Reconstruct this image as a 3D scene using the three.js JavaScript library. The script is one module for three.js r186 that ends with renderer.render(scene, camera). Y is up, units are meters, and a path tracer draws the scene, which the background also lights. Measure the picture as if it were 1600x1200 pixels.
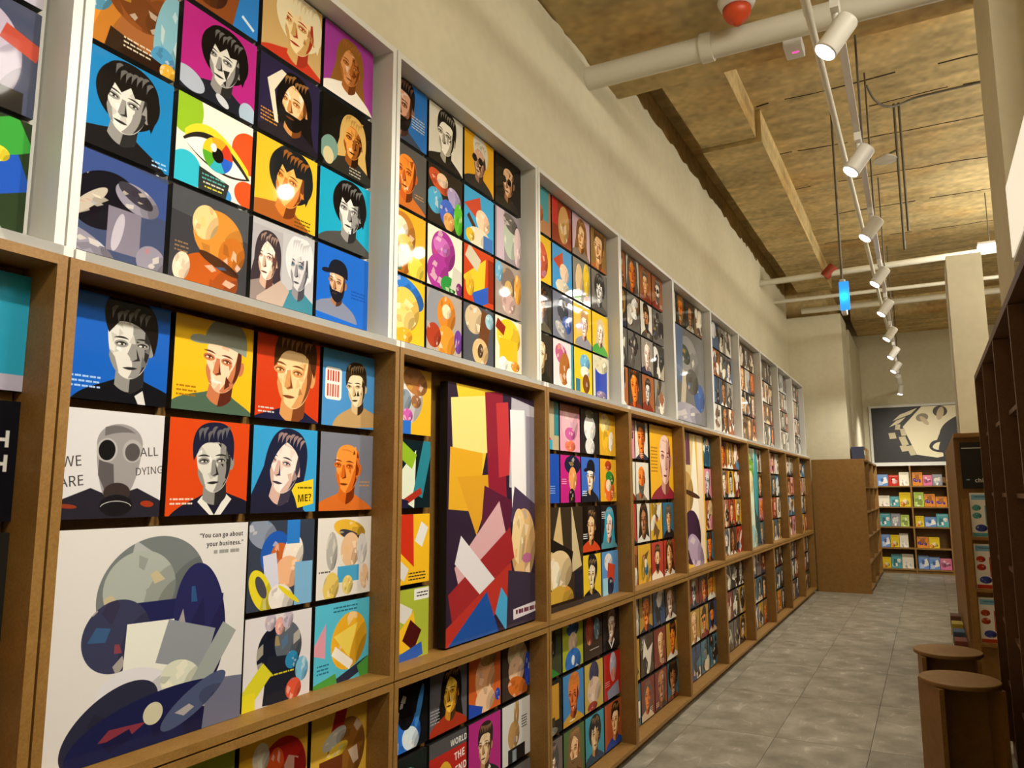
import * as THREE from 'three';
import { mergeGeometries } from 'three/addons/utils/BufferGeometryUtils.js';
import { RoundedBoxGeometry } from 'three/addons/geometries/RoundedBoxGeometry.js';

// ---------- camera, exposure ----------
const scene = new THREE.Scene();
const renderer = new THREE.WebGLRenderer({ antialias: true });
renderer.toneMapping = THREE.LinearToneMapping;
renderer.toneMappingExposure = 0.645;
renderer.shadowMap.enabled = true;
const camera = new THREE.PerspectiveCamera(2 * Math.atan(600 / 1197) * 180 / Math.PI, 4 / 3, 0.05, 60);
camera.position.set(1.7509, 1.6863, 1.0489);
camera.rotation.order = 'YXZ';
camera.rotation.set(0.1397, 0.4933, -0.003);
scene.background = new THREE.Color(0, 0, 0);
const LAMP = new THREE.Color().setRGB(1.0, 0.95, 0.84);      // warm white of the spotlights
const SPOT_CD = 15, TUBE_CD = 12, GLOW = 22;

// ---------- helpers ----------
let seed = 7;
const rnd = () => { seed = (seed + 0x6D2B79F5) | 0; let t = Math.imul(seed ^ (seed >>> 15), 1 | seed); t = (t + Math.imul(t ^ (t >>> 7), 61 | t)) ^ t; return ((t ^ (t >>> 14)) >>> 0) / 4294967296; };
const rr = (a, b) => a + (b - a) * rnd();
const pick = (a) => a[Math.floor(rnd() * a.length)];
const used = {};
function numbered(n) { const c = used[n] = (used[n] ?? -1) + 1; return c ? `${n}_${String(c).padStart(3, '0')}` : n; }
function tag(o, label, category, group) { o.userData.label = label; o.userData.category = category; if (group) o.userData.group = group; return o; }
function thing(name, label, category, group, [x, y, z] = [0, 0, 0]) {
  const o = new THREE.Group(); o.name = numbered(name); o.position.set(x, y, z); scene.add(o); return tag(o, label, category, group);
}
function part(parent, name, geo, mat, [x, y, z] = [0, 0, 0], label) {
  const m = new THREE.Mesh(geo, mat); m.name = name; m.position.set(x, y, z); parent.add(m); if (label) m.userData.label = label; return m;
}
function struct(name, geo, mat, pos = [0, 0, 0], parent = scene) {
  const m = new THREE.Mesh(geo, mat); m.name = name; m.position.set(...pos); parent.add(m);
  if (parent === scene) m.userData.kind = 'structure'; return m;
}
const boxCache = {};
function box(w, h, d) {                       // uv in metres, centred
  const key = [w, h, d].map((v) => v.toFixed(4)).join('_');
  if (boxCache[key]) return boxCache[key];
  const g = new THREE.BoxGeometry(w, h, d), uv = g.attributes.uv, s = [[d, h], [d, h], [w, d], [w, d], [w, h], [w, h]];
  for (let i = 0; i < 24; i++) { const [a, b] = s[Math.floor(i / 4)]; uv.setXY(i, uv.getX(i) * a, uv.getY(i) * b); }
  return boxCache[key] = g;
}
// box given by its extents, as [geometry, position]
const ext = (x0, x1, y0, y1, z0, z1) => [box(x1 - x0, y1 - y0, z1 - z0), [(x0 + x1) / 2, (y0 + y1) / 2, (z0 + z1) / 2]];
const rbox = (w, h, d, r = 0.003) => new RoundedBoxGeometry(w, h, d, 2, r);
function cyl(a, b, r, seg = 12) {             // a rod between two points
  const A = new THREE.Vector3(...a), B = new THREE.Vector3(...b), L = A.distanceTo(B);
  const g = new THREE.CylinderGeometry(r, r, L, seg);
  g.applyQuaternion(new THREE.Quaternion().setFromUnitVectors(new THREE.Vector3(0, 1, 0), B.clone().sub(A).normalize()));
  g.translate((A.x + B.x) / 2, (A.y + B.y) / 2, (A.z + B.z) / 2); return g;
}
function canvas(w, h) { const c = document.createElement('canvas'); c.width = w; c.height = h; return c; }
function tex(c, wrap = true) {
  const t = new THREE.CanvasTexture(c); t.colorSpace = THREE.SRGBColorSpace; t.magFilter = THREE.LinearFilter;
  if (wrap) t.wrapS = t.wrapT = THREE.RepeatWrapping; return t;
}
// value noise that repeats, for surface grain
function noiseGrid(n) { const a = []; for (let i = 0; i < n * n; i++) a.push(rnd()); return (x, y) => {
  const X = Math.floor(x), Y = Math.floor(y), fx = x - X, fy = y - Y, s = (t) => t * t * (3 - 2 * t), g = (i, j) => a[(((j % n) + n) % n) * n + (((i % n) + n) % n)];
  const u = s(fx), v = s(fy); return (g(X, Y) * (1 - u) + g(X + 1, Y) * u) * (1 - v) + (g(X, Y + 1) * (1 - u) + g(X + 1, Y + 1) * u) * v; }; }
function grain(size, metres, fn) {            // fn(x, y in 0..1) -> linear-ish sRGB triple 0..255
  const d = new Uint8Array(size * size * 4);
  for (let j = 0; j < size; j++) for (let i = 0; i < size; i++) { const c = fn(i / size, j / size); const k = (j * size + i) * 4; d[k] = c[0]; d[k + 1] = c[1]; d[k + 2] = c[2]; d[k + 3] = 255; }
  const t = new THREE.DataTexture(d, size, size); t.colorSpace = THREE.SRGBColorSpace; t.magFilter = THREE.LinearFilter; t.minFilter = THREE.LinearFilter;
  t.wrapS = t.wrapT = THREE.RepeatWrapping; t.repeat.set(1 / metres, 1 / metres); t.needsUpdate = true; return t;
}
const clampB = (v) => Math.max(0, Math.min(255, v));

// ---------- materials ----------
const n8 = noiseGrid(8), n16 = noiseGrid(16), n64 = noiseGrid(64), n128 = noiseGrid(128);
const std = (o) => new THREE.MeshStandardMaterial(o);
const M = {
  plaster: std({ map: grain(256, 3, (x, y) => { const v = 214 + 8 * (n8(x * 8, y * 8) - 0.5) + 6 * (n64(x * 64, y * 64) - 0.5); return [v, v - 8, v - 36]; }), roughness: 0.9 }),
  white: std({ color: '#dad8d1', roughness: 0.45 }),
  mdf: std({ map: grain(256, 0.5, (x, y) => { const v = (n128(x * 128, y * 128) - 0.5) * 16 + (n16(x * 16, y * 16) - 0.5) * 10; return [clampB(141 + v), clampB(102 + v), clampB(44 + v)]; }), roughness: 0.55 }),
  mdfShaded: std({ map: grain(256, 0.5, (x, y) => { const v = (n128(x * 128, y * 128) - 0.5) * 14 + (n16(x * 16, y * 16) - 0.5) * 10; return [clampB(99 + v), clampB(65 + v), clampB(30 + v)]; }), roughness: 0.5 }),  // darker copy of mdf, with the tall bookcase's shade put into the colour
  black: std({ color: '#15120f', roughness: 0.5 }),
  blackSign: std({ color: '#0b0b0b', roughness: 0.35 }),
  grout: std({ color: '#5f594c', roughness: 0.9 }),
  concrete: std({ map: grain(1024, 6, (x, y) => {
    const big = n8(x * 8, y * 8), mid = n16(x * 16 + 3, y * 16), fine = n128(x * 128, y * 128), streak = n64(x * 9, y * 64);
    let v = 0.94 + 0.14 * (mid - 0.5) + 0.14 * (fine - 0.5) + 0.17 * (streak - 0.5) + 0.1 * (n64(x * 64, y * 64) - 0.5);
    const rust = Math.max(0, big * 0.6 + mid * 0.5 - 0.62) * 1.6;
    return [clampB(206 * v - 26 * rust), clampB(182 * v - 44 * rust), clampB(128 * v - 54 * rust)]; }), roughness: 0.95 }),
  crack: std({ color: '#3a2c18', roughness: 1 }),
  pipe: std({ color: '#dcd8c6', roughness: 0.5 }),
  redFlange: std({ color: '#8c2f14', roughness: 0.6 }),
  rod: std({ color: '#6d675a', roughness: 0.5, metalness: 0.4 }),
  lampWhite: std({ color: '#e4e2dc', roughness: 0.4 }),
  lens: std({ color: '#ffffff', emissive: new THREE.Color().setRGB(1, 0.93, 0.84), emissiveIntensity: GLOW }),
  tube: std({ color: '#ffffff', emissive: new THREE.Color().setRGB(1, 0.95, 0.86), emissiveIntensity: 6 }),
  alarmRed: std({ color: '#da4f26', roughness: 0.4 }),
  cream: std({ color: '#e9dfc0', roughness: 0.6 }),
  chrome: std({ color: '#9a978f', roughness: 0.3, metalness: 0.8 }),
};
const tileMats = [0, 1, 2].map((k) => std({ roughness: 0.38, map: grain(512, 1.2, (x, y) => {
  const a = n8(x * 8 + k * 2.7, y * 8 + k), b = n16(x * 16, y * 16 + k * 5), c = n64(x * 64, y * 64), s = n64(x * 20 + k * 7, y * 6 + k * 3);
  let v = 143 + 26 * (a - 0.5) + 22 * (b - 0.5) + 10 * (c - 0.5);
  const caustic = Math.max(0, 1 - Math.abs(s - 0.5) * 16) * Math.max(0, b - 0.45) * 60;      // whitish wavy marks: light reflected off glossy panels, put into the tile colour
  v += caustic; return [clampB(v + 2), clampB(v - 5), clampB(v - 22)]; }) }));

// ---------- lights: ceiling track over the aisle and a second one over the store to the right ----------
function spotLight(x, y, z, tx, ty, tz, cd, angle, pen) {
  const l = new THREE.SpotLight(LAMP, cd, 0, angle, pen, 2); l.position.set(x, y, z); l.target.position.set(tx, ty, tz);
  l.castShadow = true; l.shadow.radius = 2; l.name = numbered('spot_light'); scene.add(l); scene.add(l.target); l.target.name = numbered('spot_target'); return l;
}
const lensDir = new THREE.Vector3(-0.56, -0.81, 0.17).normalize();
const headGeo = (() => { const g = new THREE.LatheGeometry([[0, 0], [0.05, 0], [0.05, 0.01], [0.05, 0.17], [0.046, 0.178], [0, 0.18]].map(([a, b]) => new THREE.Vector2(a, b)), 28); return g; })();
const lensGeo = (() => { const g = new THREE.CylinderGeometry(0.043, 0.043, 0.004, 24); return g; })();
const trackX = (z) => 1.555 + 0.0095 * z;
const TRACK_Y = 3.86;
function spotHead(z, dir, label, group, x = trackX(z), cd = SPOT_CD, ang = 0.98) {
  const o = thing('track_spotlight', label, 'spotlight', group, [x, TRACK_Y - 0.03, z]);
  part(o, 'track_adapter', box(0.035, 0.05, 0.11), M.lampWhite, [0, -0.02, 0]);
  part(o, 'stem', cyl([0, -0.04, 0], [0, -0.13, 0], 0.012, 10), M.lampWhite);
  const q = new THREE.Quaternion().setFromUnitVectors(new THREE.Vector3(0, 1, 0), dir.clone().negate());
  const h = part(o, 'lamp_body', headGeo, M.lampWhite); const c = new THREE.Vector3(0, -0.15, 0).addScaledVector(dir, 0.09);
  h.position.copy(c); h.quaternion.copy(q);
  const lens = part(o, 'lens', lensGeo, M.lens, [0, -0.004, 0], 'glowing white lens'); h.add(lens);
  const p = c.clone().addScaledVector(dir, 0.03).add(o.position);
  spotLight(p.x, p.y, p.z, p.x + dir.x * 3, p.y + dir.y * 3, p.z + dir.z * 3, cd, ang, 1);
  return o;
}
for (const z of [0.5, -0.95, -2.4, -3.85, -5.25, -6.75, -8.15, -9.75, -11.3, -12.8, -14.35, -16.0])
  if (z === -14.35) spotHead(z, new THREE.Vector3(0.06, -0.62, -0.78).normalize(), 'white cylinder spotlight on the ceiling track, turned towards the mural', null, trackX(z), SPOT_CD * 2, 0.7);
  else spotHead(z, z < -14 ? new THREE.Vector3(-0.2, -0.97, 0.06).normalize() : lensDir, 'white cylinder spotlight on the ceiling track, tilted towards the art wall', 'spotlights along the aisle track');

// ---------- structure ----------
const WX = -0.30;       // face of the plastered wall
const FAR = -17.45, NEAR = 4.2, RIGHT = 6.6;
{
  const [g, p] = ext(WX - 0.25, RIGHT, -0.12, -0.012, FAR - 0.2, NEAR);
  const floor = struct('floor', g, M.grout, p);
  for (let i = 0; i < 6; i++) for (let j = 0; j < 18; j++) {           // stoneware tiles 0.6 x 1.2 m
    const x0 = 0.1 + 0.6 * (i - 1) + 0.0015, z1 = 2.47 - 1.2 * j - 0.0015;
    const m = struct('tile', box(0.597, 0.012, 1.197), tileMats[(i * 5 + j * 3 + ((i * j) % 2)) % 3], [x0 + 0.2985 - p[0], -0.006 - p[1], z1 - 0.5985 - p[2]], floor);
    m.rotation.y = ((i + j) % 2) * Math.PI;
  }
  const rest = struct('tile', box(RIGHT - 3.1, 0.012, NEAR - FAR), tileMats[0], [(RIGHT + 3.1) / 2 - p[0], -0.006 - p[1], (NEAR + FAR) / 2 - p[2]], floor);
  rest.name = 'floor_field';
}
// plastered wall with a ragged top edge, below bare concrete
{
  const s = new THREE.Shape(); s.moveTo(-NEAR, 0); s.lineTo(13.3, 0); s.lineTo(13.3, 5.14);
  let u = 13.3; while (u > 4.75) { u -= rr(0.06, 0.16); s.lineTo(u, 5.16 + rr(-0.035, 0.03)); }
  s.lineTo(4.62, 4.9); while (u > 3.4) { u -= rr(0.04, 0.1); s.lineTo(Math.min(u, 4.6), 4.93 + rr(-0.03, 0.05)); }
  s.lineTo(-NEAR, 4.96);
  const g = new THREE.ExtrudeGeometry(s, { depth: 0.05, bevelEnabled: false }); g.rotateY(Math.PI / 2);   // shape x -> -z
  g.translate(WX - 0.05, 0, 0);
  struct('wall_left', g, M.plaster);
  struct('wall_left_concrete', ...(([g2, p2]) => [g2, M.concrete, p2])(ext(WX - 0.25, WX - 0.051, 0, 5.9, FAR - 0.2, NEAR)));
}
const st = (name, e, m) => struct(name, e[0], m, e[1]);
st('wall_back', ext(WX - 0.25, RIGHT, 0, 5.9, NEAR, NEAR + 0.2), M.plaster);
st('wall_right', ext(RIGHT, RIGHT + 0.2, 0, 5.9, FAR - 0.2, NEAR + 0.2), M.plaster);
st('wall_far', ext(WX - 0.05, RIGHT, 0, 5.9, FAR - 0.2, FAR), M.plaster);
const ceil = st('ceiling', ext(WX - 0.25, RIGHT + 0.2, 5.5, 5.7, FAR - 0.2, NEAR + 0.2), M.concrete);
// formwork joints of the slab: thin dark open seams, and the two concrete beams
for (const [x0, x1, z, w] of [[0.5, 6, -5.4, 0.014], [0.5, 6, -6.47, 0.02], [1.5, 6, -7.0, 0.016], [0.5, 6, -7.72, 0.018], [0.5, 6, -8.9, 0.014], [0.6, 6, -10.1, 0.02], [0.6, 6, -11.4, 0.014], [0.6, 6, -13.2, 0.016]]) {
  let x = x0, dz = 0; const segs = [];
  while (x < x1) { const l = rr(0.06, 0.3), nz = Math.max(-0.05, Math.min(0.05, dz + rr(-0.025, 0.025))); if (rnd() < 0.8) { const g = new THREE.BoxGeometry(l * 1.05, 0.006, w * rr(0.25, 1.1)); g.rotateY(-Math.atan2(nz - dz, l)); g.translate(x + l / 2, 0, (dz + nz) / 2); segs.push(g); } x += l; dz = nz; }
  struct('slab_joint', mergeGeometries(segs), M.crack, [-ceil.position.x, -0.1015, z - ceil.position.z], ceil);
}
st('trim_1', ext(WX - 0.25, RIGHT, 4.92, 5.5, -4.65, -2.2), M.concrete);                 // cross beam over the near pipe
st('trim_2', ext(-0.07, 0.47, 5.2, 5.5, -6.52, -4.65), M.concrete);                  // beam along the wall
st('trim_3', ext(-0.07, 0.52, 5.16, 5.5, -10.4, -6.54), M.concrete);
st('trim_4', ext(-0.07, 0.5, 5.2, 5.5, -13.2, -10.42), M.concrete);
st('trim_5', ext(0.6, RIGHT, 5.1, 5.5, -17.45, -15.6), M.concrete);
// return wall at the end of the shelving, with a narrow dark recess on its aisle side
{
  st('wall_return', ext(WX - 0.05, 0.25, 0, 4.78, FAR, -13.3), M.plaster);           // core of the return wall; the facing leaves a narrow slot 0.35 m deep
  st('wall_return_face', ext(0.25, 0.6, 0, 4.78, -14.3, -13.3), M.plaster);
  st('wall_return_face_far', ext(0.25, 0.6, 0, 4.78, FAR, -14.85), M.plaster);
  st('wall_return_sill', ext(0.25, 0.6, 0, 2.75, -14.85, -14.3), M.plaster);
  st('wall_return_upper', ext(WX - 0.05, 0.35, 4.78, 5.5, FAR, -13.6), M.concrete);
}

// ---------- pop-art prints: drawn shapes in the colours of each picture ----------
const BW = ['#dad6cd', '#8f8c88', '#2c2a2a'], TAN = ['#f2c592', '#c98a4c', '#6d3d1b'], ORG = ['#f08a2c', '#c4571a', '#5d260c'], PALE = ['#f4e3d2', '#c9a58f', '#5b3a33'], BRN = ['#b77b4b', '#7d4824', '#341a0c'];
function squiggle(g, x, y, n, col, w = 0.22) { g.fillStyle = col; for (let i = 0; i < n; i++) for (let u = 0; u < w - 0.01; u += 0.034) g.fillRect(x + u, y + i * 0.045, 0.022 + 0.01 * ((i * 7 + Math.round(u * 90)) % 2), 0.018); }
function ell(g, x, y, rx, ry, rot, c) { g.fillStyle = c; g.beginPath(); g.ellipse(x, y, rx, ry, rot, 0, 7); g.fill(); }
function path(g, c, pts) { g.fillStyle = c; g.beginPath(); g.moveTo(pts[0][0], pts[0][1]); for (const p of pts.slice(1)) p.length === 2 ? g.lineTo(...p) : p.length === 4 ? g.quadraticCurveTo(...p) : g.bezierCurveTo(...p); g.closePath(); g.fill(); }
// a posterised head-and-shoulders portrait of nobody in particular
function P(bg, hair, skin, shirt, o = {}) {
  return { look: o.look, draw(g) {
    const [hi, mid, lo] = skin, style = o.h ?? 'short', k = o.s ?? 1, t = o.turn ?? 0.05;
    g.fillStyle = bg; g.fillRect(0, 0, 1, 1);
    if (o.bg2) path(g, o.bg2, [[0.55, 0], [1, 0], [1, 1], [0.8, 1]]);
    g.save(); g.translate(0.5 + (o.dx ?? 0), 0.5); g.scale(k, k); g.rotate(o.tilt ?? 0.06); g.translate(-0.5, -0.5);
    if (style === 'long') path(g, hair, [[0.24, 0.4], [0.22, 0.02, 0.78, 0.02, 0.77, 0.42], [0.8, 0.6, 0.88, 0.86], [0.6, 0.8], [0.35, 0.82], [0.12, 0.88], [0.2, 0.6, 0.24, 0.4]]);
    if (style === 'mop') ell(g, 0.5, 0.36, 0.33, 0.33, 0, hair);
    path(g, shirt, [[-0.1, 1.1], [-0.04, 0.86, 0.24, 0.84, 0.38, 0.76], [0.64, 0.76], [0.78, 0.84, 1.04, 0.86, 1.1, 1.1]]);
    if (o.collar) path(g, o.collar, [[0.36, 0.78], [0.5, 0.99], [0.65, 0.78], [0.72, 0.84], [0.52, 1.06], [0.3, 0.84]]);
    path(g, mid, [[0.38, 0.6], [0.36, 0.82], [0.5, 0.95, 0.64, 0.82], [0.64, 0.6]]);
    path(g, lo, [[0.52, 0.66], [0.5, 0.9], [0.6, 0.88, 0.65, 0.8], [0.65, 0.6]]);
    ell(g, 0.72, 0.46, 0.035, 0.075, 0.1, mid);
    path(g, hi, [[0.29, 0.34], [0.29, 0.1, 0.71, 0.1, 0.71, 0.36], [0.72, 0.58, 0.62, 0.7], [0.52, 0.8, 0.42, 0.73], [0.3, 0.62, 0.29, 0.34]]);
    path(g, mid, [[0.6 + t, 0.2], [0.72, 0.26, 0.71, 0.42], [0.71, 0.6, 0.6, 0.71], [0.55, 0.76, 0.49, 0.75], [0.58, 0.62, 0.55 + t, 0.52], [0.62 + t, 0.4, 0.6 + t, 0.2]]);
    path(g, lo, [[0.66, 0.24], [0.72, 0.3, 0.71, 0.46], [0.69, 0.62, 0.6, 0.71], [0.67, 0.56, 0.65, 0.44]]);
    g.save(); g.beginPath(); g.ellipse(0.5, 0.43, 0.21, 0.33, 0, 0, 7); g.clip();
    for (let i = 0; i < 14; i++) { const px = rr(0.3, 0.7), py = rr(0.18, 0.74), a = rr(0, 6), q = rr(0.04, 0.1); path(g, px > 0.56 ? pick([mid, lo, hexMix(mid, lo, 0.5)]) : pick([hexMix(hi, '#ffffff', 0.35), hexMix(hi, mid, 0.4), hexMix(hi, mid, 0.4), hi]), [[px, py], [px + q * Math.cos(a), py + q * 1.6 * Math.sin(a)], [px + q * Math.cos(a + 1), py + q * 1.6 * Math.sin(a + 1)]]); }
    path(g, mid, [[0.31, 0.5], [0.36, 0.56], [0.4, 0.7], [0.36, 0.68], [0.3, 0.58]]); path(g, hexMix(hi, mid, 0.6), [[0.36, 0.24], [0.5, 0.2, 0.6, 0.26], [0.5, 0.24, 0.36, 0.24]]);
    g.restore();
    for (const s of [-1, 1]) {                                             // brows, sockets, eyes
      const ex = 0.47 + s * 0.105 - t * 0.8, ey = 0.43;
      path(g, lo, [[ex - 0.075, ey - 0.05], [ex, ey - 0.09, ex + 0.075, ey - 0.045], [ex, ey - 0.055, ex - 0.075, ey - 0.05]]);
      ell(g, ex, ey, 0.068, 0.036, 0, mid); path(g, lo, [[ex - 0.055, ey], [ex, ey - 0.042, ex + 0.055, ey], [ex, ey + 0.03, ex - 0.055, ey]]); ell(g, ex - 0.02, ey + 0.004, 0.017, 0.009, 0, o.eye ?? hi); ell(g, ex + 0.024, ey + 0.004, 0.01, 0.007, 0, o.eye ?? hi);
      if (o.glasses) ell(g, ex, ey + 0.01, 0.085, 0.07, 0, '#14110f');
    }
    path(g, mid, [[0.46 - t, 0.42], [0.5 - t, 0.42], [0.535 - t, 0.57], [0.49 - t, 0.6], [0.44 - t, 0.575]]);
    path(g, lo, [[0.5 - t, 0.46], [0.54 - t, 0.575], [0.46 - t, 0.59], [0.51 - t, 0.56]]);
    if (o.beard) path(g, hair, [[0.3, 0.52], [0.38, 0.6], [0.47, 0.6], [0.62, 0.6], [0.7, 0.5], [0.7, 0.7, 0.6, 0.78], [0.5, 0.86, 0.4, 0.77], [0.31, 0.68, 0.3, 0.52]]);
    path(g, o.lip ?? lo, [[0.4 - t / 2, 0.655], [0.47 - t / 2, 0.635, 0.55 - t / 2, 0.65], [0.48 - t / 2, 0.69, 0.4 - t / 2, 0.655]]);
    const H = { short: [[0.26, 0.42], [0.2, 0.02, 0.52, 0.03], [0.82, 0.02, 0.74, 0.44], [0.69, 0.36], [0.66, 0.22, 0.5, 0.24], [0.36, 0.22, 0.31, 0.34]],
      quiff: [[0.3, 0.34], [0.2, 0.1, 0.32, -0.02], [0.6, -0.1, 0.74, 0.08], [0.84, 0.24, 0.75, 0.52], [0.7, 0.36], [0.62, 0.2, 0.4, 0.22]],
      mop: [[0.24, 0.5], [0.12, 0.04, 0.5, 0.02], [0.92, 0.02, 0.78, 0.6], [0.72, 0.5], [0.68, 0.3], [0.56, 0.34], [0.5, 0.26], [0.42, 0.36], [0.34, 0.3], [0.29, 0.52]],
      long: [[0.22, 0.62], [0.16, 0.03, 0.52, 0.04], [0.86, 0.04, 0.8, 0.64], [0.73, 0.5], [0.7, 0.26, 0.46, 0.2], [0.34, 0.28, 0.29, 0.58]],
      cap: [[0.24, 0.32], [0.24, 0, 0.52, 0], [0.78, 0, 0.76, 0.32], [0.5, 0.24, 0.24, 0.32], [0.04, 0.36, 0.1, 0.27], [0.2, 0.22, 0.28, 0.24]] }[style];
    if (H) path(g, hair, H);
    if (style !== 'bald' && style !== 'cap') { const hl = hexMix(hair, mid, 0.45); for (let i = 0; i < 7; i++) { const u = 0.32 + i * 0.055, v = 0.1 + rr(0, 0.06); path(g, hl, [[u, v], [u + 0.03, v - 0.05, u + 0.07, v - 0.03], [u + 0.02, v + 0.02, u + 0.012, v + 0.1]]); } }
    g.restore();
    if (o.txt) squiggle(g, o.txt[0], o.txt[1], o.txt[2], o.txt[3] ?? '#ffffff', o.txt[4]);
    if (o.extra) o.extra(g);
  } };
}
// an ellipse printed as flat facets of neighbouring tones
function facet(g, x, y, rx, ry, rot, c) {
  ell(g, x, y, rx, ry, rot, c); if (rx < 0.07 || ry < 0.05) return;
  g.save(); g.beginPath(); g.ellipse(x, y, rx, ry, rot, 0, 7); g.clip();
  const dk = hexMix(c, '#1a0f14', 0.28), dk2 = hexMix(c, '#1a0f14', 0.52), lt = hexMix(c, '#fff3dc', 0.34);
  ell(g, x + rx * 0.9, y + ry * 0.5, rx * 0.8, ry * 1.1, 0.3, dk); ell(g, x + rx * 1.15, y + ry * 0.7, rx * 0.7, ry * 0.9, 0.3, dk2);
  for (let i = 0; i < 5; i++) { const px = x + rx * rr(-0.9, 0.6), py = y + ry * rr(-0.9, 0.9), a = rr(0, 6), q = rr(0.25, 0.6); path(g, pick([dk, lt, lt, hexMix(c, pick(['#d94f2a', '#f0c040', '#3f86c0', '#ffffff', '#301828']), 0.3)]), [[px, py], [px + rx * q * Math.cos(a), py + ry * q * Math.sin(a)], [px + rx * q * Math.cos(a + 0.9), py + ry * q * Math.sin(a + 0.9)], [px + rx * q * 0.5 * Math.cos(a + 2), py + ry * q * 0.8 * Math.sin(a + 2)]]); }
  g.restore();
}
// a plain composition of coloured shapes: 'e' ellipse, 'r' rectangle, 't' triangle, 's' small text rows
function B(look, bg, ...items) {
  return { look, draw(g) {
    g.fillStyle = bg; g.fillRect(0, 0, 1, 1);
    for (const it of items) {
      const w = it.split(' '), n = w.slice(1).map(Number), c = w[w.length - 1];
      if (w[0] === 'e') facet(g, n[0], n[1], n[2], n[3], n[4], c);
      else if (w[0] === 's') squiggle(g, n[0], n[1], n[2], c, n[3]);
      else { g.save(); g.translate(n[0], n[1]); g.rotate(n[4]); if (w[0] === 'r') { g.fillStyle = c; g.fillRect(-n[2], -n[3], 2 * n[2], 2 * n[3]); } else path(g, c, [[-n[2], n[3]], [n[2], n[3]], [n[2] * 0.1, -n[3]]]); g.restore(); }
    }
  } };
}
const hexMix = (a, b, t) => '#' + new THREE.Color(a).lerp(new THREE.Color(b), t).getHexString();
function randomArt(pal, wordy) {
  const c = pick(pal), skin = pick([BW, TAN, TAN, PALE, ORG, BRN]);
  if (rnd() < 0.6) return P(c[0], pick(['#17130f', '#241a12', '#3b2413', '#8d6a35', '#555049']), skin, pick(['#1c1a1c', '#2a2f45', '#e0dccf', '#7a2a1a', c[1]]),
    { h: pick(['short', 'quiff', 'mop', 'long', 'cap', 'short', 'bald']), s: rr(0.9, 1.35), dx: rr(-0.08, 0.08), turn: rr(-0.06, 0.09), tilt: rr(-0.12, 0.12), beard: rnd() < 0.2, glasses: rnd() < 0.1, txt: rnd() < 0.5 ? [rr(0.03, 0.7), rr(0.7, 0.85), 3, '#e8e2d0'] : undefined, look: `${c[2]} portrait` });
  const items = []; let n = 6 + Math.floor(rnd() * 4);
  while (n--) items.push(`${pick(['e', 'e', 'e', 'r', 't'])} ${rr(0.2, 0.8).toFixed(2)} ${rr(0.15, 0.85).toFixed(2)} ${rr(0.08, 0.3).toFixed(2)} ${rr(0.08, 0.34).toFixed(2)} ${rr(-1, 1).toFixed(2)} ${pick([c[1], hexMix(c[0], '#000000', 0.5), hexMix(c[1], '#ffffff', 0.5), pick(pal)[0], '#e9dfc8', '#241f1e'])}`);
  return B(`${c[2]} abstract`, c[0], ...items);
}
// atlas pages
const pages = [];
function printMat(c) { return new THREE.MeshPhysicalMaterial({ map: tex(c, false), roughness: 0.035, specularIntensity: 0.22 }); }
class Atlas {
  constructor(cell) { this.cell = cell; this.n = 2048 / cell; this.i = 0; this.next(); }
  next() { this.c = canvas(2048, 2048); this.g = this.c.getContext('2d'); this.mat = printMat(this.c); this.i = 0; }
  add(art) {
    if (this.i >= this.n * this.n) this.next();
    const x = (this.i % this.n) * this.cell, y = Math.floor(this.i / this.n) * this.cell; this.i++;
    const g = this.g; g.save(); g.beginPath(); g.rect(x, y, this.cell, this.cell); g.clip(); g.translate(x, y); g.scale(this.cell, this.cell); art.draw(g); g.restore();
    const e = 1.0 / 2048; return { mat: this.mat, uv: [x / 2048 + e, 1 - (y + this.cell) / 2048 + e, (x + this.cell) / 2048 - e, 1 - y / 2048 - e] };
  }
}
const nearAtlas = new Atlas(256), farAtlas = new Atlas(128);
function bigPrint(art, w, h) { const c = canvas(w, h), g = c.getContext('2d'); g.scale(w, h); art.draw(g); return { mat: printMat(c), uv: [0, 0, 1, 1] }; }
function printGeo(w, h, uv) {      // faces +x; picture's left edge is the near (+z) edge
  const g = new THREE.PlaneGeometry(w, h); const a = g.attributes.uv;
  for (let i = 0; i < 4; i++) a.setXY(i, uv[0] + (uv[2] - uv[0]) * a.getX(i), uv[1] + (uv[3] - uv[1]) * a.getY(i));
  g.rotateY(Math.PI / 2); return g;
}
const ORD = ['first', 'second', 'third', 'fourth', 'fifth', 'sixth', 'seventh', 'eighth', 'ninth', 'tenth', 'eleventh'];
const far = { boards: [], prints: new Map() };
function panel(x, y0, z0, w, h, t, src, label, stuff) {    // x: front face; z0: near edge
  const b = box(t, h, w), cx = x - t / 2, cy = y0 + h / 2, cz = z0 - w / 2;
  if (stuff) { far.boards.push(b.clone().translate(cx, cy, cz)); const k = src.mat; if (!far.prints.has(k)) far.prints.set(k, []); far.prints.get(k).push(printGeo(w, h, src.uv).translate(x + 0.0008, cy, cz)); return; }
  const o = thing('art_panel', label, 'art panel', 'printed art panels on the wall shelving', [x - t, y0, cz]);
  part(o, 'board', b, M.black, [t / 2, h / 2, 0], 'black edged backing board');
  part(o, 'print', printGeo(w, h, src.uv), src.mat, [t + 0.0008, h / 2, 0]);
}

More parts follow.
